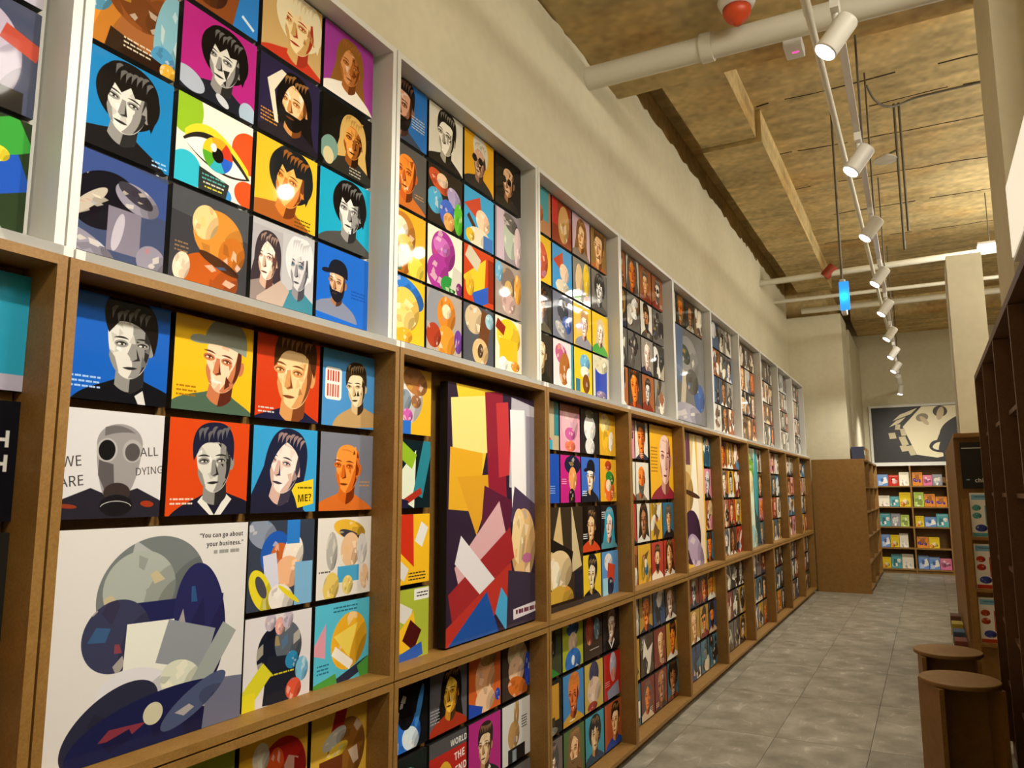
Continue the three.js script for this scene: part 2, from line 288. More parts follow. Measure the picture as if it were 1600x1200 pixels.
// ---------- the wall shelving: ten bays, each a white, a middle and a bottom cabinet ----------
const W = 1.3, PT = 0.024, PW = 0.287;
const colZ = (k, c) => -W * k - 0.072 - 0.3045 * c;
const TIER = {
  white: { y0: 2.243, y1: 3.494, fx: -0.053, bx: -0.185, off: 0.018, rows: [3.186, 2.891, 2.599, 2.308], ph: 0.276, px: -0.132, mat: M.white, word: 'white' },
  middle: { y0: 1.007, y1: 2.240, fx: 0, bx: -0.15, off: 0, rows: [1.921, 1.622, 1.322, 1.028], ph: 0.275, px: -0.1, mat: M.mdf, word: 'middle' },
  bottom: { y0: 0.06, y1: 1.001, fx: 0, bx: -0.15, off: 0, rows: [0.692, 0.396, 0.098], ph: 0.272, px: -0.1, mat: M.mdf, word: 'bottom' },
};
const T = 0.024, GAP = 0.003;
for (let k = -1; k < 10; k++) for (const tier of ['bottom', 'middle', 'white']) {
  const t = TIER[tier], z0 = -W * k - GAP - t.off, z1 = -W * (k + 1) + GAP - t.off, zc = (z0 + z1) / 2, D = t.fx - t.bx, m = t.mat;
  const o = thing(tier === 'white' ? 'white_wall_shelf' : 'wooden_wall_shelf', `${tier === 'white' ? 'white laminate shelf frame' : `brown board ${tier} shelf frame`} holding art panels, ${ORD[9 - k]} ${t.word} bay from far pillar`, 'shelf', tier === 'white' ? 'white shelf bays' : `${tier} wooden shelf bays`, [t.bx, t.y0, zc]);
  const xs = D / 2, L = z0 - z1, H = t.y1 - t.y0;
  part(o, 'back_panel', box(0.008, H - 0.002, L - 0.002), m, [0.004, H / 2, 0]);
  for (const s of [-1, 1]) part(o, 'side_panel', box(D, H, T), m, [xs, H / 2, s * (L / 2 - T / 2)]);
  const dx = tier === 'white' ? 0.042 : 0;      // the white base board reaches out to the front of the wooden shelf below it
  part(o, 'bottom_board', box(D - 0.008 + dx, T, L - 2 * T), m, [xs + 0.004 + dx / 2, T / 2, 0]);
  part(o, 'top_board', box(D - 0.008, T, L - 2 * T), m, [xs + 0.004, H - T / 2, 0]);
  if (tier === 'white') part(o, 'ledge_strip', box(0.042, T, L), m, [D + 0.021, T / 2, 0]);
  for (let c = 0; c < 5; c++) {               // upright battens behind the joints between panels
    const bz = c === 0 ? L / 2 - T - 0.022 : c === 4 ? -L / 2 + T + 0.022 : L / 2 - 0.066 - 0.3045 * c + 0.008;
    part(o, 'batten', box(0.014, H - 2 * T, 0.034), m, [0.008 + 0.007, H / 2, bz]);
  }
}
// toe board under the shelving and end panel at its far end
{ const o = thing('plinth', 'brown recessed toe board under the wooden wall shelving', 'plinth', null, [-0.08, 0, -W * 4.5]);
  part(o, 'board', box(0.06, 0.058, W * 11), M.mdf, [0, 0.029, 0]); }

const NAVY = '#1d2348';
const U = {}, MID = {}, LOW = {};            // pictures of the nearest bays, row by row
U[-1] = [[B('grey green abstract', '#59604f', 'e .5 .2 .4 .3 0 #3b3f38')], [B('mint and lilac abstract', '#37433f', 'e .55 .45 .38 .4 .3 #4faa8a', 'r .8 .85 .4 .16 .4 #b9b3c4')], [B('lilac and red abstract', '#474c63', 'e .5 .6 .36 .5 .2 #b4a8bd', 'r .85 .35 .16 .08 .3 #b5493a', 'r .7 .9 .2 .1 0 #2a2724')], [B('green and blue abstract', '#2c3a24', 'r .6 .3 .4 .16 -.5 #3c9a3d', 'r .6 .62 .4 .16 -.4 #2553b5', 'e .75 .36 .09 .07 0 #e9d43b', 'e .5 .92 .4 .1 .4 #bcd3b4')]].map((r) => [null, null, randomArt([['#3a3f45', '#8a8a92', 'grey']]), r[0]]);
U[0] = [
  [B('orange abstract', '#7a4a24', 'e .5 .5 .3 .3 0 #c9712c'), B('brown and blue abstract', '#2f7ecb', 'r .35 .5 .38 .6 .2 #8b4a22', 'e .3 .7 .25 .25 0 #5b2f16', 'r .85 .85 .1 .02 .5 #cfe3f5'),
    P('#c9a56a', '#e6d9b4', ['#f0d7a5', '#cba264', '#a23320'], '#c23a24', { h: 'mop', s: 1.2, dx: 0.1, look: 'tan portrait' }), P('#9c3a93', '#8a5a26', ['#d7935a', '#a9642c', '#6a3715'], '#efe6da', { h: 'long', s: 0.95, turn: -0.06, look: 'magenta portrait' })],
  [B('brown and orange abstract', '#9d5f31', 'e .1 .5 .3 .7 .2 #d8882f', 'e .12 .5 .16 .2 .4 #5fa3c4', 'e .55 .35 .36 .3 .2 #8a4a1f', 'e .6 .45 .28 .16 .3 #6d3b1a', 'e .9 .55 .16 .5 .1 #7fb0c0', 'e .85 .85 .14 .16 0 #4d93bd', 'r .55 .95 .3 .12 .2 #2c1a10', 'e .92 .95 .1 .1 0 #d9a637', 's .42 .8 3 .3 #d8cbb4'),
    P('#b2267f', '#14100f', BW, '#20222b', { h: 'mop', s: 0.98, tilt: 0.1, dx: 0.05, look: 'magenta portrait', extra: (g) => { ell(g, 0.12, 0.86, 0.2, 0.12, 0.3, '#aeb6c6'); ell(g, 0.9, 0.92, 0.12, 0.14, 0, '#a9bccf'); ell(g, 0.55, 0.92, 0.1, 0.05, 0.5, '#c8ccd4'); } }),
    P('#2a2340', '#15110f', TAN, '#221c24', { h: 'long', s: 1, dx: 0.06, beard: true, look: 'dark violet portrait', txt: [0.04, 0.7, 4, '#c9852b', 0.26], extra: (g) => path(g, '#e2d8c2', [[0.12, 0.3], [0.34, 0.08], [0.42, 0.1], [0.24, 0.4], [0.32, 0.8], [0.26, 0.8]]) }),
    P('#15120e', '#c9a25a', ['#d99445', '#8a4d1c', '#2b1708'], '#2e2b24', { h: 'long', s: 0.9, dx: 0.1, turn: -0.06, look: 'black and gold portrait', txt: [0.55, 0.85, 3, '#b8b0a0'], extra: (g) => { ell(g, 0.15, 0.75, 0.16, 0.2, 0.4, '#6f8f83'); ell(g, 0.14, 0.85, 0.1, 0.12, 0, '#c7b98d'); } })],
  [P('#1f7dbb', '#191614', BW, '#1d1b1c', { h: 'mop', s: 1.02, tilt: 0.12, turn: 0.02, look: 'blue portrait', txt: [0.8, 0.9, 2, '#9fc6e6', 0.16] }),
    { look: 'multicoloured eye', draw(g) { g.fillStyle = '#efe8da'; g.fillRect(0, 0, 1, 1); ell(g, 0.1, 0.15, 0.22, 0.3, 0, '#93bd2b'); ell(g, 0.95, 0.35, 0.24, 0.25, 0, '#d4501f'); ell(g, 0.14, 0.85, 0.2, 0.22, 0, '#34b5cc'); ell(g, 0.95, 0.85, 0.18, 0.16, 0, '#d4501f'); ell(g, 0.6, 0.96, 0.14, 0.1, 0, '#3a8fd0');
      path(g, '#e7d335', [[0.1, 0.4], [0.4, 0.02, 0.95, 0.55], [0.98, 0.68], [0.5, 0.2, 0.12, 0.52]]); path(g, '#2b2620', [[0.08, 0.5], [0.45, 0.1, 0.98, 0.66], [0.5, 0.86, 0.08, 0.5]]); path(g, '#eee9e4', [[0.1, 0.52], [0.45, 0.22, 0.93, 0.66], [0.5, 0.8, 0.1, 0.52]]);
      for (const [a, c] of [[0, '#2b5fc9'], [1.05, '#37aebd'], [2.1, '#57a52d'], [3.15, '#e9c52a'], [4.2, '#e9a427'], [5.25, '#cc3b23']]) { g.fillStyle = c; g.beginPath(); g.moveTo(0.53, 0.53); g.arc(0.53, 0.53, 0.2, a, a + 1.06); g.fill(); }
      ell(g, 0.53, 0.53, 0.075, 0.085, 0, '#17130f'); ell(g, 0.47, 0.46, 0.04, 0.05, 0, '#f4efe4'); path(g, '#2f3330', [[0.3, 0.74], [0.7, 0.82], [0.66, 1], [0.3, 1]]); squiggle(g, 0.34, 0.8, 2, '#58a9a4', 0.3); squiggle(g, 0.36, 0.89, 1, '#d8d2c2', 0.26); squiggle(g, 0.38, 0.935, 1, '#d3c931', 0.24); } },
    P('#e0b62a', '#1d1e1f', ['#f3b25e', '#cf7a2b', '#6d3413'], '#a65a22', { h: 'mop', s: 1.1, dx: 0.04, tilt: 0.2, look: 'yellow portrait', txt: [0.64, 0.86, 3, '#5d4a12', 0.28] }),
    P('#1c9dbf', '#16120f', BW, '#4b4a47', { h: 'mop', s: 1.02, dx: 0.08, turn: -0.02, look: 'cyan portrait' })],
  [B('dark violet and silver abstract', '#3f4968', 'r .5 .2 .6 .2 .1 #3a4d86', 'e .35 .45 .36 .28 -.5 #17151c', 'e .2 .5 .24 .06 -.8 #b9ae9f', 'e .68 .34 .24 .14 .3 #8f8a9a', 'e .66 .3 .2 .08 .4 #3b3742', 'r .56 .7 .17 .22 0 #7d7686', 'e .2 .92 .3 .1 .4 #8b8695', 'e .86 .92 .16 .16 .3 #8b8595', 'e .5 .72 .05 .2 .2 #b5aebb'),
    B('dark grey and amber abstract', '#3b3a3f', 'r .5 .12 .6 .2 .1 #4b4c50', 'e .6 .42 .33 .3 .2 #d58a35', 'e .42 .3 .16 .2 .3 #efc78a', 'e .78 .58 .17 .22 .4 #c06d22', 'e .5 .9 .38 .26 0 #b5551a', 'e .62 .72 .28 .06 .3 #4a2a16', 'e .15 .86 .1 .16 .2 #e2cdb4', 's .06 .6 3 .16 #8a6a4a'),
    { look: 'silver double portrait', draw(g) { g.fillStyle = '#b3b0b2'; g.fillRect(0, 0, 1, 1); g.save(); g.translate(-0.1, 0.08); g.scale(0.68, 0.85); P('#a9a5a8', '#3a2f35', PALE, '#8d7d78', { h: 'long', s: 1 }).draw(g); g.restore(); g.save(); g.beginPath(); g.rect(0.47, 0.05, 0.6, 1); g.clip(); g.translate(0.42, 0.04); g.scale(0.66, 0.9); P('#b7b5b8', '#d9d6d6', ['#cdcacb', '#8a878c', '#46454c'], '#3d7f92', { h: 'mop', s: 1.08, eye: '#4aa3cf' }).draw(g); g.restore(); path(g, '#b9a294', [[0.1, 0.95], [0.45, 0.68], [0.6, 0.78], [0.5, 1], [0.1, 1]]); } },
    P('#1f63c4', '#1b1c26', ['#d9ab84', '#a3714f', '#493026'], '#7d8399', { h: 'cap', s: 0.72, dx: -0.12, beard: true, look: 'bright blue portrait', txt: [0.66, 0.5, 3, '#1a479a', 0.25] })],
];
U[1] = [
  [P('#2a6cb5', '#1a1411', ['#d9a184', '#96624a', '#3d241a'], '#3f4757', { h: 'short', s: 1.15, beard: true, dx: -0.14, look: 'blue portrait', extra: (g) => squiggle(g, 0.6, 0.5, 5, '#c9c6b6', 0.34) }), P('#d9d2bf', '#1d1a16', ['#efe8d8', '#a49b88', '#211d18'], '#1e1b18', { h: 'short', s: 1.1, lip: '#e9e1cf', look: 'black and white portrait' }), P('#d9a022', '#cfc8b5', ['#cfa487', '#8f6a52', '#3d2a20'], '#2b2826', { h: 'quiff', s: 0.95, glasses: true, look: 'yellow portrait' }), P('#231d16', '#cdb28d', ['#dcb089', '#9a6b48', '#2a1a10'], '#2a251f', { h: 'bald', s: 0.95, glasses: true, look: 'dark portrait' })],
  [P('#55524f', '#2a1a10', ORG, '#c46a26', { h: 'bald', s: 1.05, look: 'grey and orange portrait', txt: [0.7, 0.7, 2, '#b8824a'] }), B('many coloured abstract', '#2a2119', 'e .3 .25 .3 .16 .4 #c9522a', 'e .4 .2 .16 .12 0 #e9c4a0', 'e .75 .4 .22 .16 .5 #a99ac0', 'e .2 .6 .22 .22 0 #4aa3c9', 'e .55 .72 .22 .24 0 #3f63c4', 'e .6 .85 .16 .16 0 #e9a55c', 'e .88 .72 .14 .28 0 #58b52f'), B('red and blue abstract', '#3c9ccb', 't .4 .26 .34 .22 .4 #c0452a', 'e .62 .5 .24 .2 .4 #efc9a6', 'r .25 .6 .16 .05 .7 #4b2a18', 'e .5 .85 .4 .2 0 #e4d2b6', 'e .2 .85 .14 .12 0 #d9b233', 'r .8 .9 .16 .16 0 #3f6fb0'), B('pale grey abstract', '#8d8489', 'r .2 .5 .14 .5 0 #c3adb9', 'e .6 .5 .3 .4 0 #aeb8a6', 'e .6 .2 .3 .16 .3 #625d58', 'e .85 .6 .14 .4 0 #cfb6b4')],
  [B('yellow and brown abstract', '#e0a92c', 'e .4 .4 .34 .36 .2 #b9752c', 'e .35 .3 .2 .18 0 #efdcbb', 'e .5 .52 .2 .14 .3 #e4bb58', 'e .35 .85 .26 .2 0 #c9761f', 'r .3 .85 .1 .12 0 #4f5d33', 'e .76 .85 .2 .18 0 #e6cf4a'), B('purple and green abstract', '#e9e0cb', 'e .45 .35 .34 .34 .2 #a4368f', 'e .4 .28 .24 .16 .1 #c76bb5', 'e .3 .75 .3 .3 0 #a4368f', 'e .6 .9 .22 .16 0 #2f8a3d', 'r .84 .75 .14 .2 .2 #c9c2b4', 'e .92 .9 .1 .12 0 #7a2a6d'), B('red and yellow abstract', '#c2431f', 't .5 .45 .4 .4 .5 #e6c02f', 'r .3 .2 .22 .14 .5 #c9bfa6', 'r .6 .85 .3 .14 -.4 #2f58b5', 'e .2 .7 .14 .2 0 #e6b02f', 'r .9 .5 .1 .4 0 #8a2a16'), B('brown and grey abstract', '#9f8f83', 'e .5 .35 .28 .3 .2 #7d6a60', 'e .5 .5 .16 .2 0 #c9a560', 'e .5 .75 .26 .2 0 #c4a197', 'e .85 .4 .14 .3 0 #d99a3a', 'e .14 .2 .14 .2 0 #6fa9c9')],
  [B('yellow and azure abstract', '#f0b92c', 'e .55 .24 .44 .22 .3 #2f78cf', 'e .5 .5 .36 .34 .1 #efc45a', 'e .45 .62 .3 .2 0 #f3cf7a', 'e .5 .9 .2 .12 0 #efa92c'), B('orange and grey abstract', '#a99d92', 'r .25 .3 .24 .3 .3 #8d8f95', 'e .55 .35 .26 .3 0 #d9832c', 'e .55 .3 .13 .12 0 #efd6ad', 'e .55 .8 .28 .26 0 #e0912f', 'e .2 .75 .2 .2 0 #a63c22', 'e .9 .75 .12 .2 0 #6a3d8f'), B('tan and slate abstract', '#4f5158', 'e .35 .25 .3 .26 0 #cdb48e', 'r .7 .35 .16 .3 .2 #6a3f24', 'e .55 .8 .26 .24 0 #d9b27d', 'e .55 .78 .09 .13 .2 #56402c', 'e .85 .2 .14 .14 0 #9fc3cf'), B('yellow and white abstract', '#e9ddc2', 'e .5 .35 .44 .34 0 #efc42a', 'r .5 .6 .34 .2 0 #e6b422', 'r .2 .2 .16 .1 .4 #8a2c1c', 'e .3 .88 .16 .14 0 #f3efe4', 'e .75 .88 .16 .1 0 #d08a2a')],
];
U[2] = [
  [B('tan and teal abstract', '#b5825a', 'r .7 .3 .2 .4 0 #4f9aa3', 'e .4 .6 .24 .24 0 #c96a3a'), B('red and tan abstract', '#8d3a20', 'e .6 .5 .28 .44 .1 #c99a5a', 'r .15 .3 .14 .3 0 #c2342c'), P('#caa9b5', '#7a5128', TAN, '#7a6a60', { h: 'long', look: 'pink portrait' }), P('#8d6a35', '#5b3c1c', TAN, '#a85a2a', { h: 'short', s: 1.3, look: 'tan portrait' })],
  [B('red and yellow abstract', '#e0b52c', 'e .5 .55 .34 .4 0 #c9543a', 'e .4 .4 .16 .16 0 #e6926a'), B('red and azure abstract', '#3f93cf', 't .4 .28 .3 .22 .4 #b9462c', 'e .6 .55 .24 .2 .4 #e9c9ab', 'e .5 .88 .34 .16 0 #d9cdb4'), B('grey and yellow abstract', '#7d7a72', 'e .35 .5 .2 .4 0 #d9b98a', 'e .75 .4 .18 .4 0 #e0bc2a', 'e .25 .9 .2 .12 0 #57a034', 'e .8 .9 .14 .1 0 #c2472a'), P('#6b655e', '#2b2826', BW, '#4a4642', { h: 'mop', look: 'grey portrait' })],
  [P('#2b2722', '#17130f', BRN, '#57503f', { look: 'black portrait' }), B('slate and blue abstract', '#6d7080', 'e .5 .35 .28 .26 .3 #3b3d48', 'e .7 .65 .24 .2 0 #3f5aa0', 'e .4 .8 .3 .14 .4 #a9a7a6'), P('#e0b62a', '#b98a4a', PALE, '#8d8a92', { s: 0.85, dx: 0.1, look: 'yellow portrait' }), P('#e0b62a', '#c9b48a', PALE, '#4f9a45', { h: 'long', s: 0.85, look: 'yellow and green portrait' })],
  [P('#2a211a', '#cdb28d', ['#e6cfa9', '#b59468', '#5b4428'], '#171513', { h: 'bald', s: 0.95, look: 'black portrait' }), B('pink and brown abstract', '#d9cfcf', 'e .4 .3 .3 .22 .3 #b5567a', 'e .55 .6 .26 .36 .2 #a5642c', 'e .8 .75 .16 .2 0 #efe9e0', 'r .94 .5 .05 .5 0 #2f8a8f'), B('yellow and azure abstract', '#e3c02c', 'e .6 .3 .28 .2 0 #6fb0cf', 'e .6 .52 .26 .14 0 #efe6cf', 'e .65 .78 .2 .22 0 #7d4a22', 'r .2 .85 .12 .14 0 #3b6f8a'), B('indigo and white abstract', '#d2cbb4', 'r .5 .6 .36 .44 0 #2f45a5', 'e .5 .22 .4 .2 0 #cfc8a6', 'e .5 .94 .3 .1 0 #8d7a9a')],
];
MID[-1] = [[null, null, randomArt([['#2a2722', '#8a8a92', 'black']]), P('#2f9fc0', '#14110f', PALE, '#1b1b1d', { h: 'long', s: 1.1, dx: -0.1, look: 'teal portrait', extra: (g) => { g.fillStyle = '#b7b2c6'; g.fillRect(0.3, 0.86, 0.7, 0.14); } })],
  [null, null, randomArt([['#2a2722', '#8a8a92', 'black']]), { look: 'black lettered', draw(g) { g.fillStyle = '#15151b'; g.fillRect(0, 0, 1, 1); g.fillStyle = '#e9e6e0'; g.font = 'bold 0.2px sans-serif'; g.fillRect(0.82, 0.25, 0.03, 0.14); g.fillRect(0.9, 0.25, 0.03, 0.14); g.fillRect(0.82, 0.31, 0.1, 0.03); g.fillRect(0.82, 0.45, 0.03, 0.14); g.fillRect(0.9, 0.45, 0.03, 0.14); g.fillRect(0.82, 0.51, 0.1, 0.03); } }],
  [null, null, null, randomArt([['#2a2722', '#8a8a92', 'black']])], [null, null, null, randomArt([['#3b3a45', '#8a8a92', 'slate']])]];
function word(g, s, x, y, size, c, rot = 0, font = 'bold') { g.save(); g.translate(x, y); g.rotate(rot); g.scale(size / 100, size / 100); g.fillStyle = c; g.font = `${font} 100px sans-serif`; g.fillText(s, 0, 0); g.restore(); }
MID[0] = [
  [P('#1d5fc0', '#191310', BW, '#17171a', { h: 'quiff', s: 1.02, dx: 0.08, turn: -0.07, tilt: -0.04, look: 'royal blue portrait', txt: [0.05, 0.78, 3, '#a9c6ee', 0.28], extra: (g) => path(g, '#d8d6d2', [[0.66, 0.92], [0.74, 0.86], [0.78, 1], [0.7, 1]]) }),
    P('#efbb22', '#8f9384', ['#f3d2b0', '#c9794f', '#5b2a1c'], '#4f6652', { h: 'cap', s: 1.08, dx: 0.1, tilt: 0.12, lip: '#efe6dc', look: 'amber portrait', txt: [0.05, 0.74, 3, '#a56a14', 0.22] }),
    P('#cf3f1b', '#4a2d18', ['#f6cf96', '#d99a5c', '#7d4424'], '#23233f', { h: 'short', s: 1.35, dx: 0.08, look: 'orange red portrait', txt: [0.05, 0.86, 2, '#d9d6d0', 0.24] }),
    P('#4f93cf', '#3a2a1a', ['#efdcb5', '#d9b98a', '#3d2c20'], '#c29d68', { h: 'short', s: 0.82, dx: 0.14, tilt: -0.08, look: 'sky blue portrait', extra: (g) => { g.fillStyle = '#f1ece4'; g.beginPath(); g.roundRect(0.05, 0.24, 0.3, 0.42, 0.05); g.fill(); for (let i = 0; i < 5; i++) { g.fillStyle = i % 2 ? '#d9705a' : '#c9402c'; g.fillRect(0.085 + i * 0.047, 0.28, 0.03, 0.14); g.fillRect(0.085 + i * 0.047, 0.46, 0.026, 0.16); } } })],
  [{ look: 'white masked figure', draw(g) { g.fillStyle = '#dad7d8'; g.fillRect(0, 0, 1, 1); path(g, '#2b2730', [[0, 0.84], [0.3, 0.72], [0.5, 0.8], [0.75, 0.72], [1, 0.84], [1, 1], [0, 1]]); path(g, '#9a9696', [[0.33, 0.3], [0.34, 0.06, 0.76, 0.06, 0.78, 0.3], [0.76, 0.62, 0.66, 0.78], [0.42, 0.78], [0.34, 0.6, 0.33, 0.3]]); path(g, '#5d5859', [[0.36, 0.46], [0.5, 0.5], [0.52, 0.7], [0.44, 0.76], [0.36, 0.6]]); path(g, '#6f6a6a', [[0.4, 0.16], [0.55, 0.1, 0.7, 0.2], [0.55, 0.18, 0.4, 0.24]]);
      ell(g, 0.43, 0.37, 0.1, 0.11, 0, '#b9b5b4'); ell(g, 0.43, 0.37, 0.08, 0.095, 0, '#1c1a1a'); ell(g, 0.68, 0.37, 0.1, 0.11, 0, '#b0acab'); ell(g, 0.68, 0.38, 0.075, 0.085, 0, '#55504f'); ell(g, 0.55, 0.76, 0.13, 0.09, 0, '#3b312f'); ell(g, 0.55, 0.88, 0.16, 0.1, 0, '#1f1c1e'); g.strokeStyle = '#c9c6c2'; g.lineWidth = 0.008; g.beginPath(); g.ellipse(0.55, 0.9, 0.15, 0.06, 0, 3.3, 6.1); g.stroke(); ell(g, 0.1, 0.88, 0.09, 0.02, 0.1, '#8d3a22'); ell(g, 0.86, 0.87, 0.07, 0.03, 0.1, '#a0391f');
      word(g, 'WE', 0.03, 0.54, 0.13, '#3b3738', -0.12, ''); word(g, 'ARE', 0.02, 0.72, 0.13, '#3b3738', -0.12, ''); word(g, 'ALL', 0.76, 0.42, 0.12, '#4a4646', -0.1, ''); word(g, 'DYING', 0.72, 0.6, 0.1, '#4a4646', -0.1, ''); } },
    P('#d8491a', '#23233a', BW, '#201f2f', { h: 'short', s: 1.02, dx: 0.05, tilt: -0.06, turn: -0.02, collar: '#e8e4da', look: 'red portrait', txt: [0.05, 0.82, 2, '#f1d6c6', 0.28] }),
    P('#3aa0d8', '#24263f', ['#f4e6dc', '#d9b3a6', '#413a4c'], '#26253a', { h: 'long', s: 1.08, dx: -0.02, tilt: 0.22, turn: 0.08, look: 'azure portrait', extra: (g) => { path(g, '#f0cf2a', [[0.6, 0.74], [0.66, 0.66], [0.95, 0.6], [0.96, 0.9], [0.7, 0.95], [0.66, 0.84]]); squiggle(g, 0.7, 0.7, 1, '#5a4a14', 0.24); word(g, 'ME?', 0.7, 0.88, 0.12, '#4a3a10', -0.06); } }),
    P('#7d7f8c', '#5b3016', ['#f2983e', '#d9691f', '#7a2f0e'], '#d9702a', { h: 'bald', s: 1.05, look: 'grey and orange portrait', txt: [0.74, 0.62, 2, '#c9925a', 0.2] })],
  [null, null, B('blue and yellow abstract', '#3a4150', 'e .2 .15 .22 .16 .4 #8a93a6', 'e .4 .38 .22 .26 .3 #2559b5', 'e .46 .42 .14 .16 .2 #c9642a', 'e .66 .42 .16 .24 .2 #f3e6d6', 'e .6 .6 .2 .18 .3 #efb58a', 'r .34 .6 .1 .22 -.15 #d7d6e6', 'r .66 .12 .1 .16 0 #2f7ccf', 'r .84 .8 .14 .3 0 #7db1d6', 'e .2 .78 .14 .26 -.5 #e6d42f', 'e .2 .74 .06 .14 -.5 #4d4a52', 'e .5 .9 .2 .16 .5 #ece3da', 'e .62 .86 .2 .03 .6 #e4cf2a'),
    B('white and blue abstract', '#e6dfd6', 'e .58 .16 .3 .12 .2 #e9b63a', 'e .6 .24 .22 .06 .3 #3d3b45', 'e .6 .42 .18 .22 0 #e9bf96', 'e .26 .42 .1 .24 0 #b5afa8', 'e .82 .42 .1 .2 0 #dcd8d4', 'r .57 .72 .2 .1 0 #4aa3d0', 'e .56 .86 .1 .12 0 #e9cf73', 'e .26 .86 .14 .18 .2 #e6c667', 'e .88 .78 .08 .16 0 #e9c29a', 's .04 .66 1 .2 #55504a')],
  [null, null, B('white and black abstract', '#dfd9da', 'e .4 .42 .22 .28 .1 #1c1f2c', 'e .64 .36 .2 .26 -.3 #5d636d', 'e .5 .14 .07 .1 0 #e6a79d', 'e .36 .08 .08 .1 .2 #c2b3c2', 'e .62 .08 .08 .1 .2 #c2b3c2', 'r .55 .74 .24 .26 .1 #22242e', 'e .7 .55 .1 .1 .3 #2f86b5', 'e .86 .68 .1 .14 0 #79b8d9', 'r .2 .72 .1 .2 .8 #d8d02f', 'r .08 .9 .1 .1 0 #e2d62a', 'e .74 .88 .12 .12 0 #d8573a', 's .34 .66 1 .4 #ddd22c'),
    B('yellow and cyan abstract', '#57bcd6', 'e .62 .5 .32 .36 .5 #efb22a', 't .62 .42 .2 .2 .8 #f3d65a', 'r .5 .7 .2 .06 .6 #f6efe2', 'r .7 .9 .3 .06 -.3 #2a2f45', 't .12 .42 .14 .2 .3 #e09aa8', 'r .95 .9 .14 .12 -.4 #4f9a3f', 's .32 .06 2 .42 #2a5f78', 's .06 .72 3 .2 #2a6f8a', 'r .2 .96 .2 .06 -.2 #4f9a3f')],
];
MID[1] = [
  [B('yellow and white abstract', '#eab42b', 'e .4 .45 .38 .4 .1 #dcd8d6', 'e .6 .2 .3 .2 .3 #b5783f', 'e .36 .5 .14 .16 0 #8d9aa6', 'e .42 .72 .12 .1 .2 #cf62b0', 'r .25 .92 .25 .12 0 #2f6fcf', 'e .62 .5 .12 .1 0 #9b6a44'), null, null, null],
  [B('black and green abstract', '#142226', 't .45 .5 .34 .4 .4 #dfe6cf', 'r .3 .16 .34 .12 .5 #8fb52a', 'r .82 .4 .12 .44 .3 #2b7f8f', 'r .5 .86 .3 .05 -.4 #a83322', 'r .15 .95 .3 .12 .2 #24203a'), null, null, null],
  [B('yellow and red abstract', '#efb824', 't .45 .4 .4 .4 2.6 #c9331c', 'r .8 .3 .1 .16 .5 #e4e2dc', 'r .2 .7 .3 .1 .6 #d9d4ce', 'e .12 .9 .2 .14 .2 #2c66b5', 's .5 .84 3 .4 #2a2420'), null, null, null],
  [B('lime and yellow abstract', '#a9b43a', 'r .3 .3 .28 .12 .4 #dcd7cf', 't .5 .6 .4 .3 .3 #efbc2a', 'r .6 .66 .16 .16 .6 #4a1512', 'r .55 .93 .3 .09 -.2 #2f5cb5', 'r .84 .1 .2 .08 0 #e9e6e0', 's .7 .07 2 .28 #2a2724'), null, null, null],
];
MID[2] = [
  [B('cream and teal abstract', '#b9a986', 'r .9 .3 .12 .4 0 #2f7f86', 'r .3 .8 .3 .2 .6 #c2266e', 'r .5 .9 .2 .1 0 #2fa3c4'), B('pink abstract', '#e6a3b5', 'e .5 .4 .4 .4 0 #efb6bd', 'e .5 .62 .26 .14 0 #cf5ea0', 'e .5 .88 .26 .12 0 #ef7a5a', 'r .5 .06 .5 .1 0 #a3563c'), B('black and white abstract', '#241f1f', 'e .5 .42 .32 .3 0 #efebe6', 'e .5 .84 .26 .2 0 #e6e2dd', 'e .5 .1 .24 .1 0 #7d7660'), B('yellow and cream abstract', '#dba52c', 'e .35 .25 .3 .24 0 #f0d98a', 'e .45 .65 .3 .26 .3 #e9b62f', 'e .7 .65 .14 .24 .2 #e6d9c6')],
  [B('blue and grey abstract', '#1f4fb0', 'e .2 .6 .26 .3 0 #a9a49f', 'e .2 .2 .2 .2 0 #22243a', 's .5 .65 4 .3 #9ab6e6'), B('magenta and navy abstract', '#c2277f', 'e .6 .2 .4 .2 0 #23243f', 'e .6 .5 .2 .26 0 #e9a05a', 'e .55 .9 .16 .2 0 #1f1d22', 's .06 .5 3 .24 #e9b9d2'), P('#3f6ac2', '#1b1d28', ['#efe6d9', '#d9ab62', '#1d1c22'], '#22232c', { h: 'cap', s: 0.9, look: 'blue portrait', txt: [0.05, 0.75, 3] }), B('amber and green abstract', '#e6a92a', 'e .55 .7 .3 .3 0 #e9692a', 'e .6 .45 .26 .16 .2 #2f7f34', 'e .5 .16 .2 .12 0 #b5421f', 'e .5 .62 .16 .14 0 #f0d2ad', 's .68 .8 3 .28 #7a4a14')],
  [null, null, P('#17120f', '#2b241f', ['#ecc99a', '#c9925a', '#4a2a18'], '#d24a22', { h: 'quiff', s: 0.95, look: 'black portrait', txt: [0.05, 0.6, 3] }), P('#201c20', '#28a0bd', ['#f2dccf', '#d2a795', '#4a3440'], '#4f8f9d', { h: 'long', s: 1, look: 'portrait with cyan hair', txt: [0.05, 0.15, 4] })],
  [null, null, P('#e6c22f', '#22212a', ['#efe2c2', '#c9a55c', '#3a2c22'], '#1d1c24', { h: 'quiff', s: 0.95, look: 'yellow portrait' }), B('blue and red abstract', '#5b93c9', 'e .4 .25 .24 .2 0 #e4e0dc', 'r .55 .5 .22 .2 .2 #c9452a', 'e .5 .8 .2 .2 0 #2b2f4a', 'r .2 .8 .14 .2 0 #9fd0df')],
];
LOW[-1] = null;
